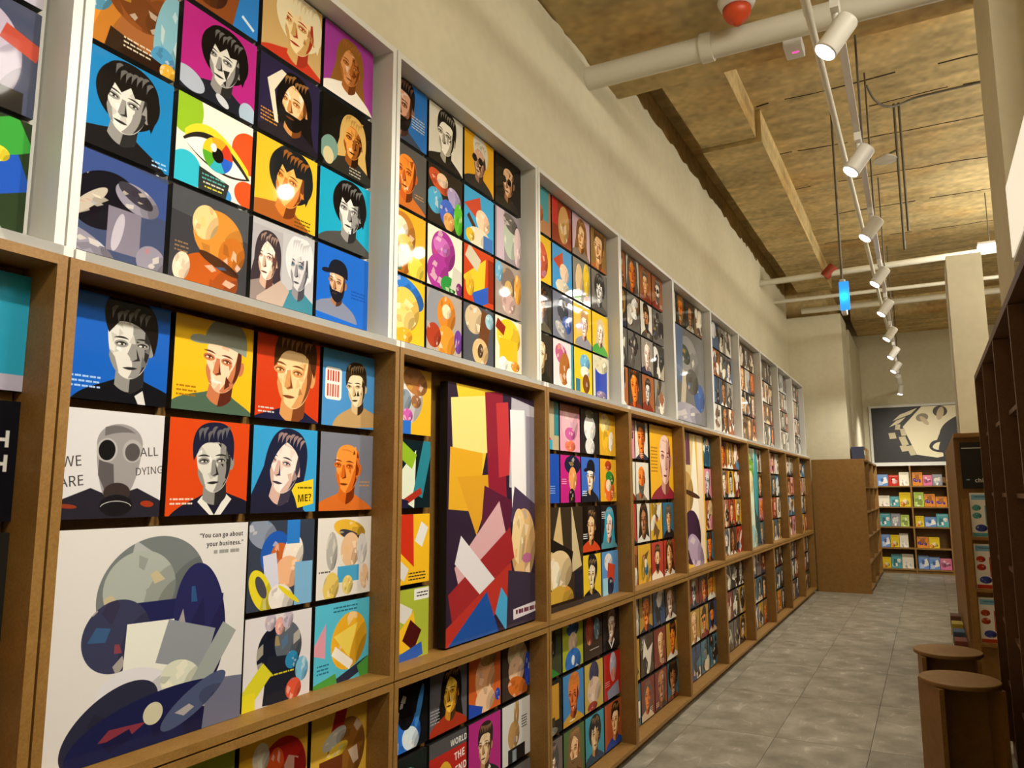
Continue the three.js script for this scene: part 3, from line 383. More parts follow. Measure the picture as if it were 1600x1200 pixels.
LOW[0] = [[B('green and grey abstract', '#7d8f2a', 'e .4 .5 .3 .36 0 #cfcab4', 'e .36 .5 .1 .1 0 #1b1714'), B('lime abstract', '#8f9b2c', 'e .4 .6 .28 .3 0 #c9c4ae'), B('mustard and red abstract', '#d9a42c', 'e .6 .6 .38 .44 .2 #a81c14', 'e .5 .55 .14 .3 .1 #d1501f', 'e .3 .3 .12 .16 0 #d9d0b8'), B('mustard and brown abstract', '#d9ac3a', 'e .62 .62 .34 .4 .2 #8d5a20', 'r .5 .16 .1 .24 .3 #9d1f1a', 'e .4 .42 .22 .1 -.4 #b9b4a6', 'e .45 .58 .2 .08 -.3 #e4bf3a', 'r .35 .8 .2 .16 0 #6d3516')], null, null];
LOW[1] = [
  [B('black and electric blue abstract', '#0d0f15', 'e .5 .75 .34 .3 .5 #2a6fd0', 'e .6 .85 .2 .16 .5 #dfeef8', 'e .25 .3 .06 .3 .1 #8f9a94', 'e .8 .45 .06 .3 .3 #3f86cf', 'e .5 .45 .2 .26 0 #0b0c12'), P('#5d5a60', '#14120f', ['#f0c244', '#c98a22', '#4a2c10'], '#a8331a', { h: 'long', s: 0.95, dx: 0.05, look: 'dark grey portrait', txt: [0.02, 0.62, 5, '#a9a6a8', 0.22] }), B('orange and peach abstract', '#cf5f24', 'e .5 .45 .3 .36 .2 #e9a873', 'e .5 .8 .3 .2 0 #efc49a', 'r .1 .92 .3 .12 .3 #2147b0', 'e .9 .8 .08 .1 0 #2147b0', 'e .6 .16 .26 .12 0 #b58a4a'), B('tan and blue abstract', '#3a2c24', 'e .55 .3 .36 .28 .3 #cdb98d', 'e .5 .55 .28 .24 .2 #efc49f', 'e .55 .85 .36 .18 .3 #d9722a', 'e .92 .6 .12 .3 0 #2442b0')],
  [B('black and teal abstract', '#141c1a', 'e .5 .35 .3 .2 0 #2f8a7d', 'e .3 .6 .2 .2 0 #8fa52a'), { look: 'red comic cover', draw(g) { g.fillStyle = '#b5241c'; g.fillRect(0, 0, 1, 1); g.fillStyle = '#4f4c4e'; g.fillRect(0, 0, 1, 0.22); word(g, 'WORLD', 0.55, 0.18, 0.13, '#e4e0d8'); word(g, 'THE', 0.66, 0.42, 0.16, '#efe9e0', -0.08); word(g, 'END', 0.68, 0.62, 0.16, '#efe9e0', -0.08); word(g, 'IS', 0.72, 0.8, 0.16, '#efe9e0', -0.08); ell(g, 0.4, 0.75, 0.24, 0.4, 0, '#dba52f'); ell(g, 0.12, 0.8, 0.1, 0.16, 0, '#e6ddcb'); } }, P('#b0287c', '#2b201c', ['#e6c9a0', '#b98a5c', '#4d3020'], '#26221f', { h: 'short', s: 0.92, collar: '#d9d4c8', look: 'magenta portrait', txt: [0.05, 0.8, 2] }), B('white and tan abstract', '#d9d6d0', 'e .4 .55 .2 .24 .2 #b98f58', 'e .5 .2 .09 .24 .1 #b38a54', 'r .5 .92 .3 .16 0 #1f1c1c', 'r .42 .94 .07 .14 0 #8f99a0', 's .68 .3 5 .2 #2a2826')],
  [B('dark abstract', '#23201d', 'e .5 .5 .3 .3 0 #6d5a3a'), B('blue grey abstract', '#3d4a5c', 'e .5 .5 .3 .3 0 #a9864a'), B('brown abstract', '#4d3020', 'e .5 .5 .3 .3 0 #c99a5a'), B('grey abstract', '#6d6a66', 'e .5 .5 .3 .3 0 #2b2826')],
];
LOW[2] = [
  [P('#3a3f2a', '#211d18', BW, '#2f7a2c', { h: 'mop', s: 1.1, dx: -0.1, look: 'dark green portrait' }), B('lime and blue abstract', '#a3a82c', 'e .5 .2 .3 .16 0 #3a5a86', 'e .5 .5 .22 .22 0 #dcbfa0', 'e .5 .86 .38 .26 0 #2f6ab5', 'e .5 .84 .08 .1 0 #dfe3e6'), B('brown and red abstract', '#3b2b20', 'e .3 .4 .2 .3 0 #a3452a', 'e .7 .4 .16 .24 0 #5d7a8d', 's .3 .8 1 .5 #cfc8bd'), P('#2a2220', '#6d5a46', PALE, '#171517', { h: 'short', s: 0.9, collar: '#d9d4cc', look: 'black portrait' })],
  [B('black and ochre abstract', '#1d1712', 'r .45 .4 .42 .34 0 #c08d2c', 'r .45 .75 .24 .08 0 #3b2c18', 'e .5 .92 .3 .08 0 #8f8a7d'), P('#3f7fb5', '#c9752c', ['#d9742c', '#a9481c', '#541f0c'], '#c9952c', { h: 'short', s: 1.05, look: 'steel blue portrait', txt: [0.3, 0.92, 1] }), B('mustard and mauve abstract', '#c2a54a', 'e .5 .25 .26 .26 0 #3f3a5a', 'e .5 .6 .36 .28 0 #d9b9a0', 'e .4 .92 .26 .1 0 #a33a2a'), B('red and silver abstract', '#b0221c', 'e .55 .3 .2 .3 0 #a9a6b5', 'e .55 .5 .14 .16 0 #c9806d', 'r .55 .9 .34 .16 -.2 #8a8a9d', 's .06 .6 3 .26 #d99a8d')],
  [P('#6d5f5a', '#4a4440', PALE, '#b9b2ae', { h: 'mop', look: 'taupe portrait' }), P('#4f6a34', '#7a5a34', TAN, '#5b3c20', { h: 'long', s: 1.1, beard: true, look: 'moss green portrait' }), P('#3a93a8', '#1c1815', ['#e9cba0', '#b98d5c', '#3d2a1c'], '#23425a', { h: 'mop', turn: -0.07, look: 'teal portrait', txt: [0.06, 0.82, 3, '#1c4a58'] }), P('#b0542c', '#17120f', TAN, '#23459d', { h: 'short', dx: 0.12, look: 'rust portrait' })],
];
const PAL = {
  warm: [['#a8603a', '#d9b98a', 'rust'], ['#d9a62c', '#6d4a22', 'yellow'], ['#8d4a2c', '#e0b98a', 'brown'], ['#3f86b5', '#efd0a8', 'blue'], ['#b5392a', '#efdfcc', 'red'], ['#d98aa0', '#7a3a5a', 'pink'], ['#e0d8c6', '#7d6a58', 'cream'], ['#57503f', '#c9b48a', 'olive'], ['#2f6a86', '#cfd6d2', 'teal']],
  grey: [['#5d5852', '#bcb4a6', 'grey'], ['#8d8478', '#3a352f', 'taupe'], ['#3a352f', '#a99c86', 'charcoal'], ['#6d5038', '#d9b98a', 'brown'], ['#4f6480', '#c6c9cf', 'slate blue'], ['#cfc8ba', '#4a443e', 'pale'], ['#9a5a34', '#e0c4a0', 'rust']],
  dark: [['#4a3424', '#c9a06a', 'brown'], ['#5b4f46', '#b5a692', 'taupe'], ['#33476d', '#c9b090', 'blue'], ['#7d3020', '#d9c0a0', 'dark red'], ['#b58a34', '#3d2c1c', 'ochre'], ['#6a655f', '#2a2724', 'grey'], ['#2a2420', '#a99a86', 'black'], ['#3d6a78', '#dcc8a8', 'teal']],
};
// large panels: [bay, tier, first column, columns, first row, rows, thickness, front offset, pixels, art, label]
const BIG = [
  [0, 'middle', 0, 2, 2, 2, 0.03, 0.012, 768, B('', '#dedad6', 'e .47 .3 .28 .25 -.3 #747a7a', 'e .4 .28 .18 .17 .1 #aab0a8', 'r .56 .45 .3 .1 .02 #262752', 'e .73 .5 .15 .31 -.1 #2a2a58', 'e .3 .48 .16 .16 .6 #3b3d58', 'r .46 .56 .12 .12 .04 #e6e6da', 'r .66 .58 .14 .1 .3 #8d9298', 'e .42 .76 .2 .12 .2 #dddbe0', 'e .64 .74 .12 .09 .5 #d6d8c4', 'r .82 .66 .05 .16 .6 #9aa09c', 'e .3 .86 .24 .14 -.5 #2c2d40', 'e .6 .94 .5 .18 -.06 #1f2148', 'r .9 .9 .12 .12 .1 #6d6e84', 'e .72 .85 .2 .06 -.5 #4a5474', 'e .5 .86 .05 .05 0 #c9c5a8'), 'large white panel of navy shapes with a quotation, tenth middle bay from pillar'],
  [1, 'middle', 1, 3, 0, 4, 0.04, 0.035, 768, B('', '#332436', 't .3 .2 .26 .3 3.14 #f2c938', 'r .24 .16 .2 .12 -.1 #f4de86', 'r .18 .38 .16 .12 .05 #e3aa2a', 't .3 .48 .2 .12 3.1 #dba02a', 'r .5 .3 .1 .3 -.1 #8f2436', 'r .58 .2 .07 .16 -.1 #c23a3e', 'r .5 .55 .16 .12 .2 #5b2138', 'r .82 .22 .16 .2 .08 #b9b4bc', 'r .76 .3 .09 .24 -.05 #f1edec', 'r .92 .3 .06 .22 0 #8d8794', 'r .82 .52 .14 .08 .3 #4a3a52', 'e .82 .66 .15 .16 .2 #e0b57a', 'e .76 .62 .08 .12 0 #f0cf96', 'e .86 .72 .06 .022 0 #b5698d', 'r .34 .66 .26 .08 -.5 #d9a9ac', 'r .36 .76 .34 .07 -.35 #9d2a2c', 'r .42 .82 .36 .06 .5 #e2dcde', 'r .34 .9 .36 .07 -.3 #b5342a', 't .34 .94 .3 .12 .2 #21509f', 'r .6 .93 .1 .06 .6 #4aa3d0', 'r .82 .9 .2 .12 .1 #3a3040', 'r .84 .945 .15 .022 -.04 #dcd6da', 's .72 .935 1 .26 #6a3444'), 'tall panel of yellow, crimson and white angular shapes, ninth middle bay from far pillar'],
  [2, 'middle', 0, 2, 2, 2, 0.03, 0.01, 384, B('', '#3a2f22', 't .4 .3 .2 .34 .1 #d0b27a', 't .78 .3 .12 .34 -.2 #cdb98d', 'r .45 .42 .3 .06 .3 #211b18', 'e .42 .62 .3 .2 0 #dfc393', 'e .35 .66 .1 .14 0 #efe2c4', 'e .45 .9 .3 .14 0 #c9a03c', 'r .9 .85 .12 .2 0 #26232c', 'r .5 .98 .5 .06 0 #2a1f18'), 'large dark panel of tan wedge shapes, eighth middle bay from far pillar'],
  [3, 'middle', 2, 2, 0, 2, 0.03, 0.01, 384, P('#efb224', '#d9a8a0', ['#f0cdbd', '#c99486', '#7a4038'], '#8f1f34', { h: 'bald', s: 1.15, dx: 0.14, turn: -0.05, txt: [0.04, 0.3, 8, '#a56a14', 0.26] }), 'large yellow portrait panel of a bald head, seventh middle bay from far pillar'],
  [4, 'middle', 0, 3, 0, 4, 0.03, 0.01, 384, B('', '#e2b83a', 'r .35 .25 .3 .3 .1 #e6c98a', 't .6 .3 .2 .34 .1 #fbf1da', 'e .3 .45 .26 .16 0 #c9a05a', 'r .85 .5 .1 .5 0 #f2d8b8', 'e .45 .78 .34 .2 0 #39203f', 'e .6 .9 .3 .12 .3 #b9a2bd', 'r .4 .1 .08 .14 0 #6a2f4a', 'e .5 .46 .3 .02 .1 #4a2d20'), 'tall yellow panel of cream and plum shapes, sixth middle bay from far pillar'],
  [6, 'middle', 0, 3, 0, 4, 0.03, 0.01, 384, B('', '#1d4a4c', 't .5 .5 .34 .42 .3 #dcead2', 'r .35 .14 .34 .12 .4 #74a92e', 'e .85 .3 .16 .4 0 #3aa3a8', 'e .5 .35 .16 .12 0 #f2efb5', 'e .55 .92 .26 .14 0 #a9d0c6', 'r .15 .9 .14 .2 0 #18282c'), 'tall green and teal panel with a pale oval, fourth middle bay from far pillar'],
  [4, 'white', 0, 4, 1, 3, 0.03, 0.005, 384, B('', '#6d6b68', 'e .5 .35 .3 .28 .2 #8d8a86', 'e .42 .28 .14 .1 .3 #4d5348', 'r .25 .3 .1 .3 .1 #5f6f8c', 'r .35 .7 .06 .24 .2 #c2b49c', 'e .8 .7 .16 .16 0 #3d578f', 'e .45 .92 .4 .12 0 #a5a0ab', 'e .6 .55 .18 .14 0 #57544f'), 'large grey panel of muted shapes, sixth white bay from far pillar'],
];
const covered = new Set();
for (const [k, tier, c0, nc, r0, nr] of BIG) for (let c = c0; c < c0 + nc; c++) for (let r = r0; r < r0 + nr; r++) covered.add(`${k}${tier}${r}${c}`);
for (let k = -1; k < 10; k++) for (const [tier, src] of [['white', U], ['middle', MID], ['bottom', LOW]]) {
  const t = TIER[tier];
  if (k === -1 && tier === 'bottom') continue;
  for (let r = 0; r < t.rows.length; r++) for (let c = 0; c < 4; c++) {
    if (covered.has(`${k}${tier}${r}${c}`)) continue;
    let art = src[k]?.[r]?.[c];
    if (k === -1 && !art) continue;
    if (!art) art = randomArt(tier === 'white' ? (k >= 3 ? PAL.grey : PAL.warm) : tier === 'middle' ? PAL.warm : PAL.dark);
    const cell = (k < 3 ? nearAtlas : farAtlas).add(art);
    const label = `${art.look} panel, ${ORD[r]} row, ${ORD[c]} column, ${ORD[9 - k]} ${t.word} bay from far pillar`;
    panel(t.px, t.rows[r], colZ(k, c) - t.off + (tier === 'white' ? 0.03 : 0), PW, t.ph, PT, cell, label, k >= 7);
  }
}
for (const [k, tier, c0, nc, r0, nr, th, off, px, art, label] of BIG) {
  const t = TIER[tier], w = PW + 0.3045 * (nc - 1), y0 = t.rows[r0 + nr - 1] + (k === 1 ? 0.012 : 0.004), h = t.rows[r0] + t.ph - y0 - (k === 1 ? 0.03 : 0);
  const a = k === 0 ? { draw(g) { art.draw(g); word(g, '“You can go about', 0.7, 0.07, 0.031, '#2b2a30'); word(g, 'your business.”', 0.745, 0.115, 0.031, '#2b2a30'); squiggle(g, 0.79, 0.135, 1, '#9a9894', 0.17); } } : art;
  panel(t.px + off, y0, colZ(k, c0) - (k === 1 ? 0.06 : 0) - t.off, w - (k === 1 ? 0.03 : 0), h, th, bigPrint(a, px, Math.round(px * h / w)), label);
}
{ // the panels of the three bays nearest the pillar, too small to tell apart
  const o = new THREE.Group(); o.name = 'small_art_panels'; scene.add(o); o.userData.kind = 'stuff';
  tag(o, 'many small colourful art panels filling the three bays beside the far pillar', 'art panels');
  const b = part(o, 'boards', mergeGeometries(far.boards), M.black); b.userData.kind = 'stuff';
  for (const [m, l] of far.prints) part(o, 'prints', mergeGeometries(l), m).userData.kind = 'stuff';
}

// ---------- ceiling services ----------
{ // lighting track with hanger rods
  const o = thing('lighting_track', 'long white ceiling track carrying the row of spotlights', 'track', null, [trackX(-7), TRACK_Y, -7]);
  const a = part(o, 'rail', box(0.036, 0.034, 20.4), M.lampWhite); a.rotation.y = 0.0095;
  for (const z of [1, -2.2, -4.6, -6.3, -9, -12, -15]) part(o, 'hanger_rod', cyl([trackX(z) - o.position.x, 0.015, z + 7], [trackX(z) - o.position.x, (z < -2.2 && z > -4.65 ? 4.92 : 5.5) - TRACK_Y - 0.002, z + 7], 0.008, 8), M.rod);
}
const pipeThing = (label, a, b, r, mat = M.pipe, couplings = []) => {
  const o = thing('ceiling_pipe', label, 'pipe'); part(o, 'tube', cyl(a, b, r, 20), mat);
  const A = new THREE.Vector3(...a), B2 = new THREE.Vector3(...b);
  for (const t of couplings) { const p = A.clone().lerp(B2, t - 0.006), q = A.clone().lerp(B2, t + 0.006); part(o, 'coupling', cyl(p.toArray(), q.toArray(), r * 1.18, 20), mat); }
  return o;
};
pipeThing('thick white pipe crossing the ceiling below the concrete cross beam', [WX, 4.77, -3.99], [RIGHT, 4.77, -4.12], 0.085, M.pipe, [0.13, 0.6]);
pipeThing('thin white conduit running beside the lighting track', [1.325, 4.45, 3.5], [1.325, 4.45, -15.4], 0.022, M.pipe, [0.36, 0.5]);
{ const o = pipeThing('white pipe with a red flange crossing the ceiling near the far pillar', [WX, 4.82, -10.75], [RIGHT, 4.95, -10.75], 0.045, M.pipe);
  part(o, 'flange', cyl([0.62, 4.80, -10.75], [0.76, 4.94, -10.75], 0.075, 16), M.redFlange, [0, 0, 0], 'rust red flange'); }
pipeThing('slim white pipe crossing above the far return wall', [WX, 4.8, -12.0], [RIGHT, 4.8, -12.0], 0.03);
pipeThing('white pipe above the far aisle, last before the mural', [0.0, 4.82, -13.0], [RIGHT, 4.82, -13.0], 0.05);
{ // grey conduits dropping from the slab
  const o = thing('drop_conduit', 'grey double conduit dropping from slab with a white dish beside it', 'conduit');
  for (const d of [0, 0.045]) part(o, 'tube', cyl([1.71 + d, 5.5, -7.07], [1.71 + d, 4.0 + d * 4, -7.07], 0.012, 8), M.rod);
  part(o, 'bracket_arm', cyl([1.72, 5.02, -7.07], [1.61, 4.98, -7.07], 0.012, 8), M.rod);
  part(o, 'dish', new THREE.LatheGeometry([[0, 0.06], [0.05, 0.055], [0.105, 0.012], [0.11, 0], [0, 0]].map(([a, b]) => new THREE.Vector2(a, b)).reverse(), 28), M.lampWhite, [1.6, 4.93, -7.07], 'white round speaker dish');
  const w = thing('ceiling_cable', 'dark cable run fixed across slab and dipping beside the conduit', 'cable');
  part(w, 'cable', new THREE.TubeGeometry(new THREE.CatmullRomCurve3([[1.5, 5.47, -6.5], [1.56, 5.4, -6.7], [1.7, 5.42, -6.95], [1.9, 5.48, -7.0], [2.5, 5.485, -6.98]].map((p) => new THREE.Vector3(...p))), 40, 0.011, 6), M.rod);
  const p = thing('drop_rod', 'thin grey rod hanging from slab, blue sign at its foot', 'rod');
  part(p, 'tube', cyl([1.176, 5.5, -6.518], [1.176, 3.63, -6.518], 0.011, 8), M.rod);
  const s = thing('hanging_sign', 'small glowing blue sign hanging on a thin rod', 'sign', null, [1.182, 3.3, -6.518]);
  part(s, 'housing', rbox(0.05, 0.33, 0.1, 0.012), M.lampWhite, [0, 0.165, 0]);
  part(s, 'lit_face', box(0.085, 0.27, 0.006), std({ color: '#2a86d8', emissive: '#3fa8f4', emissiveIntensity: 1.2 }), [0.012, 0.165, 0.054], 'glowing blue face');
  const pl = new THREE.PointLight('#2a9cf0', 0.12); pl.position.set(1.19, 3.46, -6.43); pl.castShadow = true; pl.name = 'sign_glow'; scene.add(pl);
}
{ // fire alarm with red cover below the cross beam
  const o = thing('smoke_detector', 'white ceiling detector with a red dust cover near the thick pipe', 'detector', null, [0.855, 4.92, -3.77]); o.scale.setScalar(1.35);
  part(o, 'base', new THREE.LatheGeometry([[0, 0], [0.085, 0], [0.092, -0.02], [0.08, -0.05], [0.06, -0.06], [0, -0.06]].map(([a, b]) => new THREE.Vector2(a, b)).reverse(), 28), M.lampWhite);
  part(o, 'dust_cover', new THREE.LatheGeometry([[0, -0.06], [0.068, -0.06], [0.066, -0.085], [0.05, -0.115], [0.022, -0.128], [0.018, -0.142], [0, -0.145]].map(([a, b]) => new THREE.Vector2(a, b)).reverse(), 28), M.alarmRed, [0, 0, 0], 'orange red plastic cover');
  const e = thing('emergency_light', 'small white ceiling box with a pink light beside the thick pipe', 'sensor', null, [1.11, 4.85, -4.5]);
  part(e, 'housing', rbox(0.13, 0.068, 0.2, 0.01), M.lampWhite, [0, 0.034, 0]);
  part(e, 'indicator', box(0.045, 0.004, 0.012), std({ color: '#ff4aa0', emissive: '#ff3aa0', emissiveIntensity: 3 }), [0.01, -0.002, 0], 'pink indicator light');
}

// ---------- books ----------
const coverAtlas = new Atlas(128);
const COVER = [['#d9769a', '#f0d23c', 'pink'], ['#6d93cf', '#f0e04a', 'blue'], ['#a99ac4', '#efe9e4', 'lilac'], ['#e6c62f', '#d9822c', 'yellow'], ['#b5c95c', '#4f8a3a', 'green'], ['#efe6cf', '#c9a27a', 'cream'], ['#c2392c', '#efe6dc', 'red'], ['#7fb5cf', '#efe9d6', 'pale blue'], ['#8d8f94', '#d9d4c8', 'grey'], ['#d98a3a', '#5b3a8a', 'orange'], ['#5aa3a8', '#efe9dc', 'teal']];
const covers = COVER.map((c) => { const items = []; for (let i = 0; i < 5; i++) items.push(`${pick(['e', 'r', 'e'])} ${rr(0.25, 0.75).toFixed(2)} ${rr(0.35, 0.85).toFixed(2)} ${rr(0.1, 0.26).toFixed(2)} ${rr(0.1, 0.2).toFixed(2)} ${rr(-0.4, 0.4).toFixed(2)} ${pick([c[1], '#efe9dc', hexMix(c[0], '#201a30', 0.5), hexMix(c[0], '#ffffff', 0.4)])}`); return { ...coverAtlas.add(B('', c[0], ...items, 's .14 .1 2 .7 ' + hexMix(c[1], '#2a2020', 0.3))), col: std({ color: c[0], roughness: 0.5 }), word: c[2] }; });
function book(x, y, z, w, h, facing, ci, where, lean = 0.16) {       // face-out book, its foot at x, y, z, facing along +z (0) or +x (PI/2)
  const c = covers[ci % covers.length];
  const o = thing('picture_book', `${c.word} covered book standing face out ${where}`, 'book', `face out books ${where}`, [x, y, z]); o.rotation.y = facing;
  const k = new THREE.Group(); k.name = 'book_block'; o.add(k); k.rotation.x = -lean; k.position.set(0, 0.001 + 0.018 * Math.sin(lean), 0);
  part(k, 'pages', box(w - 0.004, h - 0.006, 0.012), M.cream, [0, h / 2, -0.008]);
  part(k, 'back_cover', box(w, h, 0.002), c.col, [0, h / 2, -0.015]);
  const g = new THREE.PlaneGeometry(w, h), a = g.attributes.uv; for (let i = 0; i < 4; i++) a.setXY(i, c.uv[0] + (c.uv[2] - c.uv[0]) * a.getX(i), c.uv[1] + (c.uv[3] - c.uv[1]) * a.getY(i));
  part(k, 'front_cover', g, c.mat, [0, h / 2, 0]);
}
// ---------- far bookcase below the mural ----------
const SHELFWORD = ['bottom', 'fourth', 'middle', 'second', 'top'];
{
  const x0 = 0.76, x1 = 3.3, zf = -17.0, zb = FAR + 0.005, H = 2.2, D = zf - zb;
  const o = thing('bookcase', 'wide brown open bookcase with five shelves under the mural', 'bookcase', null, [(x0 + x1) / 2, 0, (zf + zb) / 2]);
  const lx = (x) => x - (x0 + x1) / 2;
  part(o, 'back_panel', box(x1 - x0, H, 0.01), M.mdf, [0, H / 2, -D / 2 + 0.005]);
  for (const x of [x0 + 0.015, 1.44, 2.1, 2.76, x1 - 0.015]) part(o, 'upright', box(0.03, H, D - 0.01), M.mdf, [lx(x), H / 2, 0.005]);
  part(o, 'top_board', box(x1 - x0, 0.03, D), M.white, [0, H + 0.015, 0]);
  part(o, 'plinth_board', box(x1 - x0 - 0.06, 0.05, D - 0.06), M.mdf, [0, 0.025, 0]);
  const ys = [0.075, 0.5, 0.93, 1.34, 1.77];
  ys.forEach((y, i) => { for (const [a, b] of [[x0 + 0.03, 1.425], [1.455, 2.085], [2.115, 2.745]]) {
    part(o, 'shelf_board', box(b - a, 0.024, D - 0.012), M.mdf, [lx((a + b) / 2), y, 0.006]);
    if (a > 2.5) continue;
    let x = a + 0.02; while (x < b - 0.14) { const w = rr(0.15, 0.22); if (x + w > b - 0.005) break; book(x + w / 2, y + 0.0125, zf - 0.09 + rr(-0.02, 0.0), w, rr(0.2, 0.3), 0, Math.floor(rnd() * covers.length), `on the ${SHELFWORD[i]} shelf under the mural`); x += w + 0.008; }
  } });
}
{ // mural above the bookcase
  const c = canvas(768, 660), g = c.getContext('2d'); g.scale(768, 660); g.fillStyle = '#1b1611'; g.fillRect(0, 0, 1, 1);
  const cr = '#f1e6c0';
  path(g, cr, [[0.3, 0.36], [0.5, 0.0], [1, 0], [1, 0.12], [0.72, 0.2, 0.66, 0.5], [0.65, 0.62], [0.56, 0.62, 0.55, 0.74], [0.56, 0.84, 0.68, 0.85], [0.68, 0.92], [0.62, 0.94], [0.42, 0.88]]);
  ell(g, 0.5, 0.2, 0.06, 0.075, 0.3, '#8f8062'); ell(g, 0.52, 0.26, 0.028, 0.09, -0.4, '#cdb690'); ell(g, 0.68, 0.1, 0.07, 0.1, 0, '#3a2f22'); ell(g, 0.68, 0.14, 0.035, 0.12, 0.15, '#cdb690');
  path(g, '#1b1611', [[0.66, 0.5], [0.7, 0.22, 1, 0.13], [1, 0.86], [0.68, 0.86], [0.6, 0.8, 0.62, 0.66]]); path(g, cr, [[0.58, 0.75], [0.6, 0.66, 0.66, 0.66], [0.64, 0.74, 0.64, 0.8], [0.6, 0.8, 0.58, 0.75]]);
  for (const [x, y, w, h, r] of [[0.25, 0.36, 0.05, 0.1, 0.1], [0.3, 0.46, 0.05, 0.13, -0.1], [0.19, 0.52, 0.07, 0.11, -0.1], [0.3, 0.62, 0.07, 0.16, -0.2], [0.3, 0.76, 0.07, 0.11, -0.2], [0.37, 0.8, 0.06, 0.18, -0.2]]) { g.save(); g.translate(x, y); g.rotate(r); g.fillStyle = '#cdbf98'; g.fillRect(-w / 2, -h / 2, w, h); g.restore(); }
  for (const [x, y] of [[0.24, 0.26], [0.28, 0.15], [0.36, 0.1]]) path(g, '#e2d5ae', [[x - 0.08, y + 0.1], [x, y - 0.02], [x + 0.1, y - 0.08], [x + 0.03, y + 0.03]]);
  const o = thing('mural', 'black mural with a cream machine-like figure above the far bookcase', 'mural', null, [1.74, 2.24, FAR + 0.03]);
  part(o, 'panel', box(2.0, 1.24, 0.04), M.black, [0, 0.64, 0]);
  part(o, 'picture', new THREE.PlaneGeometry(1.9, 1.16), std({ map: tex(c, false), roughness: 0.5 }), [0, 0.64, 0.0208]);
  for (const [w, h, x, y] of [[2.06, 0.05, 0, 1.255], [2.06, 0.05, 0, 0.02], [0.05, 1.24, -1.0, 0.64], [0.05, 1.24, 1.0, 0.64]]) part(o, 'frame_strip', box(w, h, 0.06), M.white, [x, y, 0.01]);
}
// ---------- brown cabinet at the foot of the return wall, open to the aisle ----------
{
  const x0 = -0.005, x1 = 0.83, z0 = -13.16, z1 = -16.75, H = 2.22;
  const o = thing('end_bookcase', 'brown bookcase with plain end panel standing against the far pillar', 'bookcase', null, [(x0 + x1) / 2, 0, (z0 + z1) / 2]);
  const cx = (x0 + x1) / 2, cz = (z0 + z1) / 2;
  part(o, 'end_panel', box(x1 - x0, H, 0.03), M.mdf, [0, H / 2, z0 - 0.015 - cz], 'plain brown end panel');
  part(o, 'end_panel', box(0.22, H, 0.03), M.mdf, [x1 - 0.11 - cx, H / 2, z1 + 0.015 - cz]);
  part(o, 'back_panel', box(0.02, H, z0 - z1 - 0.06), M.mdf, [x1 - 0.22 - cx, H / 2, 0]);
  part(o, 'top_board', box(0.21, 0.03, z0 - z1 - 0.06), M.mdf, [x1 - 0.105 - cx, H - 0.015, 0]);
  for (const f of [1 / 3, 2 / 3]) part(o, 'upright', box(0.2, H - 0.03, 0.025), M.mdf, [x1 - 0.105 - cx, (H - 0.03) / 2, z0 + (z1 - z0) * f - cz]);
  [0.06, 0.48, 0.9, 1.32, 1.74].forEach((y, i) => { for (let s = 0; s < 3; s++) {
    const a = z0 + (z1 - z0) * s / 3 - (s === 0 ? 0.03 : 0.0125), b = z0 + (z1 - z0) * (s + 1) / 3 + (s === 2 ? 0.03 : 0.0125);
    part(o, 'shelf_board', box(0.2, 0.022, a - b), M.mdf, [x1 - 0.105 - cx, y, (a + b) / 2 - cz]);
    for (let q = 0; q < 3; q++) book(x1 - 0.07, y + 0.0115, a - 0.12 - q * 0.27 - rr(0, 0.08), rr(0.15, 0.19), rr(0.2, 0.28), Math.PI / 2, Math.floor(rnd() * covers.length), `on the ${SHELFWORD[i]} shelf of the pillar bookcase`);
  } });
  for (const [z, c, w] of [[-13.6, '#3a3f58', 'navy'], [-13.95, '#e6b93a', 'yellow'], [-14.3, '#e0a08a', 'pink'], [-14.7, '#efd9a8', 'cream']]) {
    const t = thing('toy_box', `${w} boxed toy lying on top of the pillar bookcase`, 'box', null, [0.72, H + 0.001, z]);
    part(t, 'carton', rbox(0.2, 0.22, 0.26, 0.004), std({ color: c, roughness: 0.5 }), [0, 0.11, 0]); part(t, 'label_strip', box(0.004, 0.08, 0.2), M.cream, [0.1015, 0.12, 0]);
  }
}
// ---------- right-hand side: bookcase, end display, pylon, pillar, lightbox ----------
{
  const xf = 2.085, xb = 2.45, z0 = 1.6, z1 = -5.1, H = 2.47;
  const cz = (z0 + z1) / 2, cx = (xf + xb) / 2, D = xb - xf;
  const o = thing('tall_bookcase', 'tall brown bookcase with open bays beside the stools, shade put into its colour', 'bookcase', null, [cx, 0, cz]);
  part(o, 'back_panel', box(0.015, H, z0 - z1), M.mdfShaded, [D / 2 - 0.0075, H / 2, 0]);
  part(o, 'top_board', box(D - 0.016, 0.035, z0 - z1), M.mdfShaded, [-0.008, H - 0.0175, 0]);
  part(o, 'plinth_board', box(D - 0.05, 0.08, z0 - z1 - 0.02), M.mdfShaded, [0.01, 0.04, 0]);
  const zs = []; for (let i = 0; i <= 8; i++) zs.push(z0 + (z1 - z0) * i / 8);
  zs.forEach((z, i) => part(o, 'upright', box(D - 0.016, H - 0.12, 0.03), M.mdfShaded, [-0.008, (H - 0.036) / 2 + 0.04, (i === 0 ? z - 0.015 : i === 8 ? z + 0.015 : z) - cz]));
  for (let i = 0; i < 8; i++) for (const y of [0.45, 0.85, 1.25, 1.66, 2.06]) part(o, 'shelf_board', box(D - 0.06, 0.022, (z0 - z1) / 8 - 0.05), M.mdfShaded, [0.01, y, (zs[i] + zs[i + 1]) / 2 - cz]);
}
